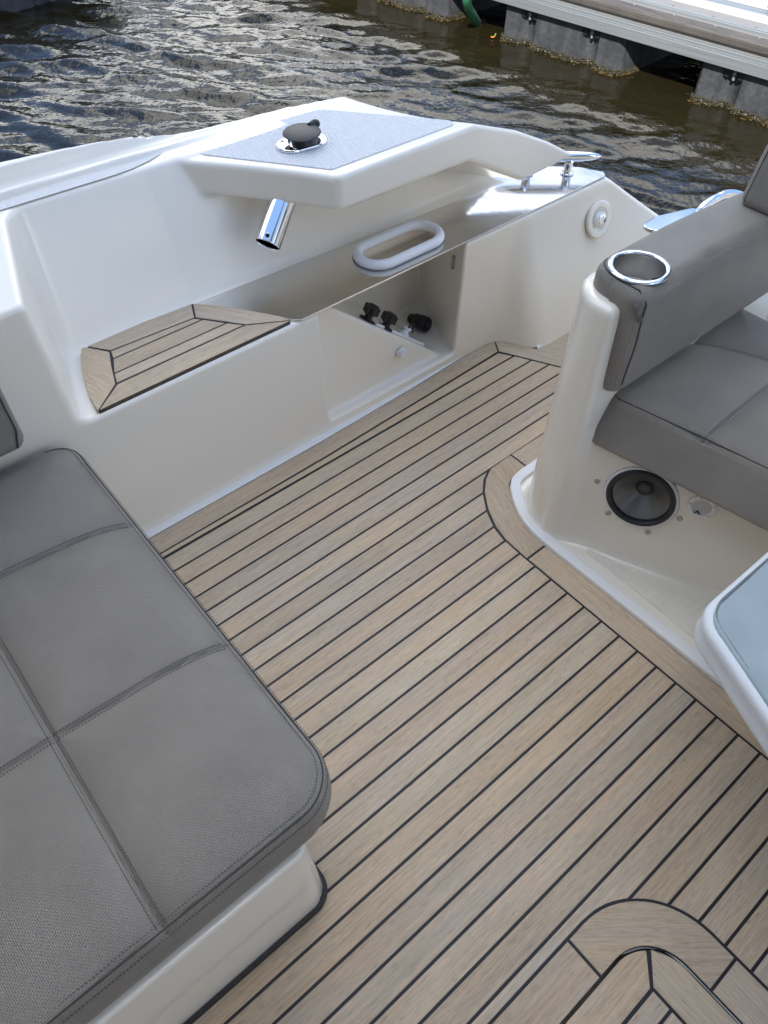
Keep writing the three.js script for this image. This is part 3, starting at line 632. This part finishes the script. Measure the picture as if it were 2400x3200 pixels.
// white lip that borders the seat base
{
  const path = new THREE.CatmullRomCurve3([V(2.3, 0, -0.9005), V(1.9, 0, -0.9005), V(1.36, 0, -0.9000), V(1.258, 0, -0.8955), V(1.222, 0, -0.872), V(1.190, 0, -0.827), V(1.166, 0, -0.776), V(1.155, 0, -0.722), V(1.1525, 0, -0.66), V(1.1535, 0, -0.4), V(1.154, 0, -0.1), V(1.154, 0, 0.4), V(1.154, 0, 0.9)], false, 'catmullrom', 0.5);
  const prof = roundPoly([[-0.0155, -0.004], [-0.0155, 0.014, 0.005], [0.0155, 0.014, 0.005], [0.0155, -0.004]], 4), pts = path.getSpacedPoints(150), pos = [], uv = [], ix = [], n = prof.length;
  pts.forEach((p, i) => { const t = path.getTangentAt(i / 150), nx = -t.z, nz = t.x; prof.forEach(([a, b], j) => { pos.push(p.x + nx * a, b, p.z + nz * a); uv.push(i * 0.02, j * 0.01); }); });
  for (let i = 0; i < 150; i++) for (let j = 0; j < n - 1; j++) { const a = i * n + j; ix.push(a, a + 1, a + n, a + 1, a + n + 1, a + n); }
  const g = new THREE.BufferGeometry(); g.setAttribute('position', new THREE.Float32BufferAttribute(pos, 3)); g.setAttribute('uv', new THREE.Float32BufferAttribute(uv, 2)); g.setIndex(ix); g.computeVertexNormals();
  part('edge_lip', g, std({ color: whiteTrim.color, roughness: 0.4, side: THREE.DoubleSide }), deck);
}
// cup holder
const cup = thing('cup_holder', 'round brushed steel cup holder sunk in the seat armrest', 'cup holder');
part('rim', lathe([[0.0525, -0.004], [0.0525, 0.0015], [0.055, 0.0040], [0.0605, 0.0040], [0.0640, 0.0012], [0.0640, -0.001]], cupC, undefined, 64), chrome, cup);
part('bowl', lathe([[0.0535, 0.001], [0.0528, -0.004], [0.0520, -0.075], [0.046, -0.084], [0, -0.084]], cupC, undefined, 64), brushed, cup);
part('drain', tube(Array.from({ length: 12 }, (_, i) => V(cupC.x + 0.046 + 0.0 * i, cupC.y - 0.047 + 0.0085 * Math.cos(i / 12 * 6.283), cupC.z + 0.020 + 0.0085 * Math.sin(i / 12 * 6.283))), 0.003, 40, 8, true), black, cup);

// speakers
const sub = thing('loudspeaker', 'large grey cone loudspeaker with black surround under the seat cushion', 'loudspeaker');
part('surround', lathe([[0.084, -0.004], [0.085, 0.003], [0.080, 0.0095], [0.075, 0.010], [0.070, 0.005], [0.069, -0.006]], spC, SN, 56), rubber, sub);
part('basket', lathe([[0.086, -0.02], [0.090, -0.002], [0.090, 0.003], [0.084, 0.004]], spC, SN, 56), whiteTrim, sub);
part('cone', lathe([[0.0705, -0.004], [0.055, -0.016], [0.035, -0.034], [0.019, -0.046]], spC, SN, 56), std({ color: lin(0.20, 0.19, 0.175), roughness: 0.33, metalness: 0.55 }), sub);
part('dust_cap', lathe([[0.0205, -0.047], [0.019, -0.040], [0.012, -0.036], [0, -0.0345]], spC, SN, 32), std({ color: lin(0.075, 0.07, 0.065), roughness: 0.4 }), sub);
part('magnet_can', lathe([[0.086, -0.02], [0.08, -0.05], [0.03, -0.07], [0, -0.07]], spC, SN, 32), black, sub);
for (const [a, b] of [[0.036, 0.218], [0.086, 0.134], [0.193, 0.120], [0.249, 0.194]]) part('screw', lathe([[0, 0.0015], [0.0028, 0.0012], [0.0032, 0.0032], [0.0062, 0.0030], [0.0075, 0.0005], [0.0075, -0.002]], onPanel(a, b), SN, 20), screwSteel, sub);
const twt = thing('speaker_grille', 'small white round slatted speaker grille beside the large loudspeaker', 'speaker');
{
  const c = onPanel(0.284, 0.250), R = 0.034;
  part('ring', lathe([[0.0225, 0.002], [0.0235, 0.006], [0.030, 0.006], [0.0335, 0.004], [0.0345, 0], [0.0345, -0.003]], c, SN, 48), whiteTrim, twt);
  part('backing', lathe([[0, 0.0014], [0.0235, 0.0014]], c, SN, 32), black, twt);
  for (let i = -6; i <= 6; i++) { const v = i * 0.0034, w = Math.sqrt(Math.max(0, 0.0228 * 0.0228 - v * v)); if (w < 0.004) continue; const g = new THREE.BoxGeometry(2 * w, 0.0019, 0.003); g.applyMatrix4(new THREE.Matrix4().makeBasis(ST, SU, SN)); const q = onPanel(0.284, 0.250 + v, 0.003); g.translate(q.x, q.y, q.z); part('slat', g, whiteTrim, twt); }
  for (const a of [0.5, 1.9, 3.1, 4.3, 5.6]) part('slot', lathe([[0, 0.0006], [0.0016, 0.0006], [0.0016, -0.001]], c.clone().addScaledVector(ST, 0.0275 * Math.cos(a)).addScaledVector(SU, 0.0275 * Math.sin(a)).addScaledVector(SN, 0.0058), SN, 10), black, twt);
  // emblem: two mirrored strokes
  const sh = (pts) => new THREE.Shape(pts.map(p => new THREE.Vector2(...p)));
  const e1 = sh([[-0.0065, -0.004], [-0.002, -0.004], [0.001, 0.005], [-0.002, 0.005], [-0.0035, -0.001], [-0.0065, -0.001]]), e2 = sh([[0.002, 0.005], [0.005, -0.001], [0.0075, -0.001], [0.0075, -0.004], [0.0025, -0.004], [0.0002, 0.002]]);
  const g = new THREE.ExtrudeGeometry([e1, e2], { depth: 0.0012, bevelEnabled: false }); g.applyMatrix4(new THREE.Matrix4().makeBasis(ST, SU, SN)); const q = onPanel(0.279, 0.2335, 0.0052); g.translate(q.x, q.y, q.z);
  part('emblem', g, black, twt);
}

// ================================================================== LEFT-HAND SEAT
const seatL = thing('lounge_seat', 'grey taupe quilted lounge seat on a white glossy base, nearest the camera', 'seat');
const cL = roundPoly([[-1.1, -1.374], [0.246, -1.374, 0.06], [0.246, -0.386, 0.085], [-1.1, -0.386]], 14), cLs = polySD(cL);
const seamsL = [[[-0.078, -1.45], [-0.076, -0.9], [-0.080, -0.378]], [[-1.1, -0.752], [-0.078, -0.746], [0.10, -0.739], [0.25, -0.728]], [[-1.1, -1.125], [0.0, -1.120], [0.25, -1.100]], [[-0.5, -1.45], [-0.5, -0.38]]];
const topL0 = pillow(0.408, 0.033, seamsL, cLs), topL = (x, z) => topL0(x, z) + 0.028 * sstep(-1.14, -1.37, z) + 0.004 * (fbm(x * 7 + 30, z * 7 + 30, 256, 256, 131, 2) - 0.5);
const cushL = (x, y, z) => { const b = (0.405 - y); const side = cLs(x, z) - 0.007 * Math.sin(clamp(b / 0.115) * Math.PI) + clamp(b - 0.06, 0, 1) * 0.10; return Math.max(smax(side, (y - topL(x, z)) * 0.93, 0.010), 0.289 - y); };
part('seat_cushion', meshSDF(cushL, [-0.78, 0.27, -1.42], [0.28, 0.49, -0.36], 0.006), vinyl, seatL);
{
  const rim = cL.filter(([x, z]) => x > -0.78).sort(() => 0), at = (o, yb, yf) => { const L = []; for (let i = 0; i < rim.length; i++) { const [x, z] = rim[i], a = rim[Math.max(0, i - 1)], b = rim[Math.min(rim.length - 1, i + 1)]; let nx = b[1] - a[1], nz = -(b[0] - a[0]); const l = Math.hypot(nx, nz) || 1; nx /= l; nz /= l; if (cLs(x + nx * 0.002, z + nz * 0.002) < cLs(x - nx * 0.002, z - nz * 0.002)) { nx = -nx; nz = -nz; } const X = x + nx * o, Z = z + nz * o; L.push(V(X, yf ? yf(X, Z) : yb + 0.028 * sstep(-1.14, -1.37, Z), Z)); } L.push(V(-0.78, L[L.length - 1].y, L[L.length - 1].z)); return L; };
  part('seam', tube(at(-0.0035, 0.4085), 0.0015, 260, 6, false, 0), seamDark, seatL);
  const st = part('stitching', stitches([at(-0.012, 0, topL), at(0.0035, 0.392), ...seamsL.slice(0, 3).flatMap(s => [alongTop(s, 0.007, topL), alongTop(s, -0.007, topL)].map(L => L.filter(p => p.x > -0.75 && p.x < 0.236 && p.z < -0.394 && p.z > -1.39)))], 0.0055, 0.0034, 0.0013), threadDark, seatL); st.userData.kind = 'stuff';
}
const bL = polySD(roundPoly([[-1.1, -1.398], [0.176, -1.398], [0.176, -0.366, 0.045], [-1.1, -0.366]], 10));
const baseL = (x, y, z) => smax(Math.max(bL(x, z) + y * 0.045, 0.010 - y), y - 0.2885, 0.012);
part('base', meshSDF(baseL, [-0.78, 0.0, -1.42], [0.21, 0.31, -0.34], 0.008), gelGloss, seatL);
part('gasket', slab(roundPoly([[-0.78, -1.398], [0.183, -1.398], [0.183, -0.358, 0.05], [-0.78, -0.358]], 10), -0.001, 0.0115, 0.002), black, seatL);
{
  const f = (x, y, z) => { const r = 0.028, qx = Math.abs(x + 0.32) - 0.482 + r, qy = Math.abs(y - 0.70) - 0.205 + r, qz = Math.abs(z + 1.366) - 0.036 + r * 1; return Math.min(Math.max(qx, qy, qz), 0) + Math.hypot(Math.max(qx, 0), Math.max(qy, 0), Math.max(qz, 0)) - r; };
  part('backrest', meshSDF(f, [-0.75, 0.45, -1.42], [0.20, 0.93, -1.30], 0.008), vinyl, seatL);
  const col = (dx, dz) => { const L = []; for (let i = 0; i <= 26; i++) L.push(V(0.150 + dx + (i < 3 ? -0.012 * (3 - i) / 3 : 0), 0.512 + i * 0.014, -1.3308 + dz)); return L; };
  part('seam', tube(col(0, 0.001), 0.002, 50, 6), seamDark, seatL);
  const st = part('stitching', stitches([col(-0.010, 0.0012), col(0.008, -0.006)]), thread, seatL); st.userData.kind = 'stuff';
}

// ================================================================== PALE CUSHION IN THE FOREGROUND
const stool = thing('padded_stool', 'pale blue-grey padded stool top with white edging at the right', 'stool');
{
  const P = [[0.940, -0.226, 0.085], [1.7, -0.214], [1.7, 0.5], [0.63, 0.5]], pl = polySD(roundPoly(P, 12));
  const f = (x, y, z) => smax(Math.abs(y - 0.370) - 0.036, pl(x, z) + 0.004 + 0.0035 * Math.cos((y - 0.37) * 60), 0.022);
  part('edging', meshSDF(f, [0.58, 0.31, -0.26], [1.66, 0.43, 0.48], 0.007), whiteVinyl, stool);
  const g = (x, y, z) => { const q = pl(x, z) + 0.020; const t = 0.4100 + 0.009 * (1 - Math.exp(Math.min(0, q) / 0.05)) + 0.0015 * Math.sin(x * 23 + z * 31) * Math.exp(q / 0.10); return smax(q, y - t, 0.008); };
  part('top_panel', meshSDF((x, y, z) => Math.max(g(x, y, z), 0.39 - y), [0.60, 0.38, -0.24], [1.64, 0.45, 0.47], 0.007), paleBlue, stool);
  const inner = roundPoly([[0.9665, -0.2065, 0.068], [1.66, -0.1955], [1.66, 0.46], [0.665, 0.46]], 12).slice(0, 13).map(([x, z]) => V(x, 0.4085, z));
  part('piping_groove', tube([V(0.672, 0.4085, 0.45), V(0.80, 0.4085, 0.167), ...inner, V(1.25, 0.4085, -0.2015), V(1.64, 0.4085, -0.196)], 0.0024, 160, 6, false, 0), std({ color: lin(0.20, 0.22, 0.23), roughness: 0.7 }), stool);
  part('pedestal', lathe([[0.0, 0.005], [0.13, 0.005], [0.13, 0.02], [0.05, 0.04], [0.045, 0.345], [0, 0.345]], V(1.34, 0, 0.30), undefined, 32), whiteTrim, stool);
}

// ================================================================== STERN CORNER behind the seat
const stern = thing('stern_corner', 'white moulded stern corner behind the armrest carrying a bent chrome rail', 'stern corner');
part('moulding', (() => { const pl = polySD(roundPoly([[1.96, -1.085, 0.05], [2.62, -1.03, 0.12], [2.66, 0.9], [1.96, 0.9]], 8)); return meshSDF((x, y, z) => smax(Math.max(pl(x, z), -0.4 - y), y - 0.372, 0.03), [1.9, -0.45, -1.15], [2.72, 0.42, 0.95], 0.014); })(), gelGloss, stern);
part('rail', tube([V(2.03, 0.36, -1.03), V(2.05, 0.43, -1.035), V(2.10, 0.488, -1.034), V(2.17, 0.500, -1.030), V(2.215, 0.500, -1.018), V(2.245, 0.488, -0.99), V(2.262, 0.45, -0.955), V(2.27, 0.36, -0.94)], 0.0125, 80, 12), chrome, stern);
const tongue = thing('stern_cleat', 'flat polished cleat with a rounded horn poking out behind the armrest', 'cleat');
{
  const g = slab(roundPoly([[1.955, -1.135, 0.03], [2.04, -1.142, 0.04], [2.22, -1.085, 0.03], [2.10, -1.035, 0.03], [1.965, -1.085, 0.03]], 8), 0.428, 0.440, 0.004);
  part('horn', g, chrome, tongue);
  part('post', lathe([[0.026, 0], [0.022, 0.012], [0.020, 0.04], [0.024, 0.058], [0, 0.06]], V(2.01, 0.370, -1.075), undefined, 24), chrome, tongue);
  part('post', lathe([[0.026, 0], [0.022, 0.012], [0.020, 0.04], [0.024, 0.058], [0, 0.06]], V(2.12, 0.370, -1.065), undefined, 24), chrome, tongue);
}
// hardtop over the helm behind the camera, on four posts
const roof = thing('hardtop', 'white hardtop roof on slim posts above the helm', 'roof');
part('roof_panel', box(2.5, 0.09, 3.0, -1.65, 2.17, 0.15, 0.04), whiteTrim, roof);
part('roof_wing', box(1.75, 0.08, 1.75, 0.47, 2.165, 0.785, 0.035), whiteTrim, roof);
for (const [x, z] of [[-2.6, -0.8], [-2.6, 1.4], [1.2, 1.56], [-1.2, -0.8]]) part('post', cyl(0.03, 0.03, 2.14, V(x, 0, z > 0 ? z : z), V(0, 1, (z < -1.5 ? 0.08 : 0)), 16), whiteTrim, roof);
// hull and floor round the parts in view, so that no light comes up from under the deck
const hull = thing('boat_hull', 'white hull carrying the cockpit, mostly hidden below the deck', 'hull');
part('underside', slab([[-3.2, -1.90], [0.44, -1.895], [1.25, -1.83], [1.72, -1.70], [2.03, -1.54], [2.3, -1.30], [2.62, -1.0], [2.62, 1.9], [-3.2, 1.9]].reverse(), -0.62, -0.065, 0.02), gelGloss, hull);
part('bow_deck', box(2.4, 0.05, 3.6, -2.0, -0.035, 0.0, 0.01), teaks[0], hull);
part('far_side', box(4.4, 0.95, 0.12, -0.8, 0.41, 1.62, 0.03), gelcoat, hull);
part('side_window', box(2.2, 1.22, 0.03, -1.80, 1.50, 1.60, 0.005), std({ color: lin(0.02, 0.022, 0.024), roughness: 0.08 }), hull);
part('fore_bulkhead', box(0.12, 1.25, 3.3, -1.9, 0.58, 0.0, 0.03), gelcoat, hull);
part('windscreen', box(0.03, 0.90, 3.2, -1.9, 1.66, 0.0, 0.005), std({ color: lin(0.02, 0.022, 0.024), roughness: 0.08 }), hull);

// ================================================================== WATER
const WL = -0.45;
const waves = [];
for (let i = 0; i < 34; i++) {
  const t = i / 33, lam = 0.075 * Math.pow(7.5, t), dir = 2.42 + rr(-1, 1) * (0.75 - 0.3 * t), k = 2 * Math.PI / lam;
  waves.push([k * Math.cos(dir), k * Math.sin(dir), rr(0, 6.283), lam * (0.0068 + 0.0020 * rnd()) * (t < 0.3 ? 0.8 : 1)]);
}
const gust = (x, z) => 0.55 + 0.75 * fbm(x * 0.55 + 20, z * 0.55 + 20, 512, 512, 91, 3);
function waterY(x, z) { let h = 0; for (const [kx, kz, p, a] of waves) { const s = Math.sin(kx * x + kz * z + p); h += a * (s + 0.25 * s * s); } return h; }
{
  const axis = (a, b, d, far) => { const L = []; for (let x = a; x <= b; x += d) L.push(x); let s = d, x = b; while (x < far) { s *= 1.35; x += s; L.push(x); } s = d; x = a; while (x > -far) { s *= 1.35; x -= s; L.unshift(x); } return L; };
  const X = axis(0.6, 5.4, 0.026, 250), Z = axis(-8.6, -1.2, 0.030, 250), pos = [], uv = [], ix = [], nz = Z.length;
  for (const x of X) for (const z of Z) {
    const near = Math.abs(x) < 20 && Math.abs(z) < 20, calm = 1 - 0.75 * Math.exp(-Math.pow(Math.max(0, 4.95 + 0.085 * (z + 3.6) - x) / 0.45, 2));
    pos.push(x, WL + (near ? waterY(x, z) * gust(x, z) * calm : 0), z); uv.push(x, z);
  }
  for (let i = 0; i < X.length - 1; i++) for (let j = 0; j < nz - 1; j++) { const a = i * nz + j; ix.push(a, a + 1, a + nz, a + 1, a + nz + 1, a + nz); }
  const g = new THREE.BufferGeometry(); g.setAttribute('position', new THREE.Float32BufferAttribute(pos, 3)); g.setAttribute('uv', new THREE.Float32BufferAttribute(uv, 2)); g.setIndex(ix); g.computeVertexNormals();
  const bump = dataTex(256, 256, (i, j) => { const v = 255 * fbm(i / 16, j / 16, 16, 16, 95, 4); return [v, v, v]; }, false, 1.4, 1.4);
  const w = new THREE.Mesh(g, phys({ color: lin(0.014, 0.0115, 0.005), roughness: 0.02, ior: 1.333, specularIntensity: 1, bumpMap: bump, bumpScale: 0.004 })); w.receiveShadow = true;
  setting('water', w);
}
{
  const leaf = thing('floating_leaf', 'small orange and green leaf floating beside the dock float', 'leaf');
  const L = (pts) => slab(pts, WL + 0.010, WL + 0.013, 0.0005);
  part('blade', L([[4.86, -4.505], [4.872, -4.52], [4.885, -4.518], [4.89, -4.50], [4.875, -4.488]]), std({ color: lin(0.75, 0.20, 0.03), roughness: 0.6 }), leaf);
  part('tip', L([[4.89, -4.505], [4.95, -4.545], [4.953, -4.538], [4.892, -4.495]]), std({ color: lin(0.25, 0.42, 0.08), roughness: 0.6 }), leaf);
}

// ================================================================== DOCKS
const hdpe = (() => { const t = dataTex(256, 256, (i, j) => { const n = fbm(i / 24, j / 64, 10.67 | 0 || 10, 4, 101, 5), m = fbm(i / 6, j / 6, 42, 42, 103, 3), v = 62 + 40 * (n - 0.5) + 24 * (m - 0.5); return [v * 0.97, v, v * 1.06]; }, true, 1.3, 1.3); return std({ map: t, roughness: 0.6 }); })();
const alu = (() => { const t = dataTex(256, 256, (i, j) => { const n = fbm(i / 10, j / 10, 25, 25, 107, 5), v = 142 + 60 * (n - 0.5); return [v * 0.96, v, v * 1.03]; }, true, 2, 2); return std({ map: t, roughness: 0.45, metalness: 0.4 }); })();
const timber = (() => { const t = dataTex(512, 256, (i, j) => { const n = fbm(i / 12, j / 9, 42, 28, 109, 5), m = fbm(i / 4, j / 4, 128, 64, 111, 2); const k = n * 0.6 + m * 0.4 > 0.53 ? 0.45 : 1; return [84 * k + 20 * m, 80 * k + 18 * m, 77 * k + 16 * m]; }, true, 1.6, 3.2); return std({ map: t, roughness: 0.85 }); })();
const greyBand = std({ color: lin(0.20, 0.19, 0.185), roughness: 0.7 });
const weedDark = std({ color: lin(0.034, 0.029, 0.014), roughness: 0.75 }), weedGold = std({ color: lin(0.085, 0.055, 0.012), roughness: 0.6 }), weedShell = std({ color: lin(0.34, 0.31, 0.26), roughness: 0.4 });
function floatPlan() {
  const P = [], arc = (z0, z1, dep) => { for (let i = 0; i <= 10; i++) { const t = i / 10; P.push([dep * Math.pow(Math.sin(Math.PI * t), 0.8), z0 + (z1 - z0) * t]); } };
  P.push([0.9, -0.86], [0.03, -0.86], [0, -0.835]); arc(-0.700, -0.555, 0.055); arc(-0.150, -0.002, 0.055); P.push([0, 0.165], [0.03, 0.195], [0.22, 0.235], [0.9, 0.235]); return P;
}
function makeDock(label, floats, length, fine) {
  const d = thing('floating_dock', label, 'dock');
  const fp = floatPlan();
  for (const z0 of floats) {
    const g = slab(fp, -0.55, 0.246, 0.008, 0); const p = g.attributes.position;
    for (let i = 0; i < p.count; i++) { const k = 1 + 0.10 * clamp((0.25 - p.getY(i)) / 0.25, 0, 1); p.setX(i, p.getX(i) - 0.012 * (k - 1) * 10 * 0.6); p.setZ(i, (p.getZ(i) + 0.33) * (1 + (k - 1) * 0.25) - 0.33); const u = g.attributes.uv; u.setXY(i, p.getZ(i) + p.getX(i), p.getY(i)); }
    g.translate(0, 0, z0); g.computeVertexNormals();
    const f = part('float', g, hdpe, d, 'black plastic float with weed along its waterline');
    if (!fine) continue;
    for (const zc of [-0.625, -0.075]) {
      const b = part('bolt', merge([cyl(0.010, 0.010, 0.075, V(0.012, 0.175, z0 + zc), V(0, 1, 0), 12), box(0.05, 0.012, 0.05, 0.022, 0.238, z0 + zc), cyl(0.016, 0.016, 0.016, V(0.012, 0.205, z0 + zc), V(0, 1, 0), 6)]), alu, f);
      part('bracket', merge([box(0.004, 0.05, 0.034, 0.0, 0.212, z0 + zc - 0.05), box(0.004, 0.05, 0.034, 0.0, 0.212, z0 + zc + 0.05), box(0.05, 0.004, 0.13, 0.025, 0.240, z0 + zc)]), black, f);
    }
    // weed and shells along the waterline
    const front = fp.filter(([x]) => x < 0.5), lens = [0]; for (let i = 1; i < front.length; i++) lens.push(lens[i - 1] + Math.hypot(front[i][0] - front[i - 1][0], front[i][1] - front[i - 1][1]));
    const at = (s) => { let i = 1; while (i < lens.length - 1 && lens[i] < s) i++; const t = (s - lens[i - 1]) / (lens[i] - lens[i - 1] || 1); return [front[i - 1][0] + (front[i][0] - front[i - 1][0]) * t, front[i - 1][1] + (front[i][1] - front[i - 1][1]) * t]; };
    const blob = new THREE.IcosahedronGeometry(1, 0), mk = (n, y0, y1, r0, r1, out, flat) => { const gs = []; for (let i = 0; i < n; i++) { const [x, z] = at(rnd() * lens[lens.length - 1]), q = blob.clone(), r = rr(r0, r1); q.rotateX(rr(0, 6)); q.rotateZ(rr(0, 6)); q.scale(r * rr(0.7, 1.4), r * flat, r * rr(0.8, 1.8)); q.translate(x - rr(0, out), rr(y0, y1), (z + 0.33) * 1.025 - 0.33 + z0); gs.push(q); } return mergeGeometries(gs); };
    const a = part('weed', mk(1300, -0.012, 0.034, 0.003, 0.008, 0.016, 0.9), weedDark, f); a.userData.kind = 'stuff';
    const b = part('golden_weed', mk(240, -0.006, 0.004, 0.004, 0.012, 0.045, 0.30), weedGold, f); b.userData.kind = 'stuff';
    const c = part('shells', mk(110, 0.004, 0.022, 0.002, 0.0042, 0.018, 0.8), weedShell, f); c.userData.kind = 'stuff';
  }
  const [a, b] = length, L = b - a, m = (a + b) / 2;
  part('rail', merge([box(0.055, 0.066, L, -0.0275, 0.283, m, 0.004), box(0.035, 0.020, L, -0.0175, 0.328, m, 0.003), box(0.006, 0.012, L, -0.050, 0.320, m, 0.002)]), alu, d);
  part('dark_strip', box(0.10, 0.03, L, 0.045, 0.350, m, 0.004), greyBand, d);
  part('fender_timber', box(0.13, 0.055, L, 0.040, 0.385, m, 0.016), timber, d);
  part('dark_strip', box(0.10, 0.02, L, 0.150, 0.380, m, 0.003), greyBand, d);
  part('rail', merge([box(0.05, 0.03, L, 0.215, 0.395, m, 0.004), box(0.012, 0.012, L, 0.200, 0.412, m, 0.003)]), alu, d);
  part('dark_strip', box(0.14, 0.02, L, 0.31, 0.393, m, 0.003), greyBand, d);
  part('frame', box(1.7, 0.06, L, 1.0, 0.30, m, 0.004), greyBand, d);
  const lite = std({ color: lin(0.72, 0.73, 0.73), roughness: 0.5, metalness: 0.2 });
  for (let i = 0; i < 11; i++) part('deck_board', box(0.118, 0.022, L, 0.445 + i * 0.126, 0.399, m, 0.004), i % 4 === 1 ? alu : lite, d);
  if (fine) for (let i = 0; i < 7; i++) {
    const z = 0.05 + i * 0.30;
    for (const g of [cyl(0.009, 0.009, 0.008, V(0.265, 0.402, z), V(0, 1, 0), 6), cyl(0.007, 0.007, 0.006, V(-0.02, 0.338, z - 0.1), V(0, 1, 0), 6), cyl(0.008, 0.008, 0.012, V(0.07, 0.405, z + 0.12), V(0, 1, 0), 8)]) part('bolt', g, alu, d);
    if (i % 2) part('bracket', merge([box(0.12, 0.010, 0.06, 0.50, 0.415, z, 0.003), box(0.02, 0.05, 0.05, 0.47, 0.435, z, 0.004), box(0.02, 0.05, 0.05, 0.55, 0.435, z, 0.004), cyl(0.008, 0.008, 0.16, V(0.43, 0.447, z), V(1, 0, 0), 8)]), lite, d);
  }
  return d;
}
const dockA = makeDock('grey floating dock astern with bright metal rail and black plastic floats', [-4.92, -3.28, -1.64, 0, 1.64, 3.28], [-6.5, 6.0], true);
dockA.position.set(5.0, WL, -3.6); dockA.rotation.y = 0.0848;
const dockB = makeDock('second floating dock whose float shows at the upper left corner', [-1.64, 0], [-6, 0.6], false);
dockB.position.set(2.62, WL, -7.50); dockB.rotation.y = Math.PI / 2;
{
  const h = thing('green_hose', 'green hose hanging from the dock into the water between two floats', 'hose');
  part('hose', tube([V(4.93, WL + 0.40, -4.58), V(4.72, WL + 0.30, -4.63), V(4.76, WL + 0.20, -4.68), V(4.90, WL + 0.09, -4.75), V(5.05, WL - 0.03, -4.83), V(5.2, WL - 0.25, -4.9)], 0.034, 70, 14), std({ color: lin(0.035, 0.16, 0.085), roughness: 0.4 }), h);
  const gs = [], bl = new THREE.IcosahedronGeometry(1, 0); for (let i = 0; i < 120; i++) { const a = rr(0, 6.28), q = bl.clone(), r = rr(0.004, 0.012); q.scale(r, r * 0.7, r); q.translate(5.06 + 0.05 * Math.cos(a) * rr(0.5, 1), WL + rr(-0.004, 0.014), -4.835 + 0.05 * Math.sin(a) * rr(0.5, 1)); gs.push(q); }
  const w = part('weed', mergeGeometries(gs), weedGold, h); w.userData.kind = 'stuff';
}
{
  const r = thing('black_rope', 'loose black rope looped on the dock at the upper right corner', 'rope');
  const P = []; const c = dockA.localToWorld.bind(dockA); dockA.updateMatrixWorld(true);
  for (let i = 0; i <= 30; i++) { const a = i / 30 * 9.5; P.push(c(V(0.66 + 0.10 * Math.cos(a) + 0.004 * i, 0.436 + 0.006 * Math.sin(a * 2.3) + 0.0012 * i, 0.86 + 0.075 * Math.sin(a) + 0.003 * i))); }
  part('rope', tube(P, 0.013, 160, 9), std({ color: lin(0.02, 0.02, 0.022), roughness: 0.8 }), r);
}
// the shed ashore, behind the camera, that shades the boat
{
  const sh = thing('boat_shed', 'tall white boat shed ashore whose shadow covers the boat', 'building');
  const clad = std({ color: lin(0.74, 0.72, 0.67), roughness: 0.7 });
  part('wall', box(6, 14.0, 46, -12.2, WL + 7.0, 6, 0.02), clad, sh);
  part('roof', box(6.8, 0.3, 46.8, -12.5, WL + 14.05, 6, 0.05), std({ color: lin(0.22, 0.22, 0.23), roughness: 0.6 }), sh);
  for (let i = 0; i < 5; i++) part('door', box(0.12, 8.5, 6.2, -9.18, WL + 4.4, -10 + i * 8, 0.02), std({ color: lin(0.20, 0.25, 0.30), roughness: 0.6 }), sh);
}
// things beyond the frame that the water mirrors: a white service post and the trees of the far bank
{
  const white = phys({ color: lin(0.80, 0.79, 0.76), roughness: 0.25, clearcoat: 0.5 });
  const p = thing('service_post', 'white service post standing on the far edge of the dock astern', 'post');
  part('post', box(0.22, 1.05, 0.22, 6.55, 0.46, -6.45, 0.03), white, p);
  part('cap', box(0.26, 0.06, 0.26, 6.55, 1.01, -6.45, 0.02), white, p);
}
{
  const bark = std({ color: lin(0.06, 0.05, 0.04), roughness: 0.9 }), leafA = std({ color: lin(0.045, 0.075, 0.022), roughness: 0.8 }), leafB = std({ color: lin(0.065, 0.085, 0.028), roughness: 0.8 });
  const list = []; for (let a = -118; a <= -18; a += 7.2) list.push([a + rr(-1.5, 1.5), a < -66 ? 15.2 : a < -47 ? 12.6 : 19.0]);
  const leaf = new THREE.IcosahedronGeometry(1, 0);
  list.forEach(([a, el], n) => {
    const D = rr(34, 46), x = 2.5 + D * Math.cos(a * Math.PI / 180), z = -4 + D * Math.sin(a * Math.PI / 180), h = (D - 3) * Math.tan(el * Math.PI / 180) * rr(0.9, 1.06);
    const t = thing('bank_tree', 'green broadleaf tree on the far bank, seen only mirrored in the water', 'tree', new THREE.Group(), { group: 'trees on the far bank' });
    part('trunk', cyl(0.3, 0.16, h * 0.7, V(x, WL - 0.1, z), V(rr(-0.05, 0.05), 1, rr(-0.05, 0.05)), 8), bark, t);
    const gs = []; for (let i = 0; i < 240; i++) { const u = rr(-1, 1), w = rr(0, 6.283), r = Math.cbrt(rnd()), q = leaf.clone(), s = rr(0.22, 0.60); q.scale(s * rr(0.7, 1.4), s * rr(0.5, 0.9), s); q.rotateY(rr(0, 6)); q.translate(x + r * Math.sqrt(1 - u * u) * Math.cos(w) * h * 0.34, WL + h * 0.55 + r * u * h * 0.47, z + r * Math.sqrt(1 - u * u) * Math.sin(w) * h * 0.34); gs.push(q); }
    part('crown', mergeGeometries(gs), n % 2 ? leafA : leafB, t);
  });
}
renderer.render(scene, camera);
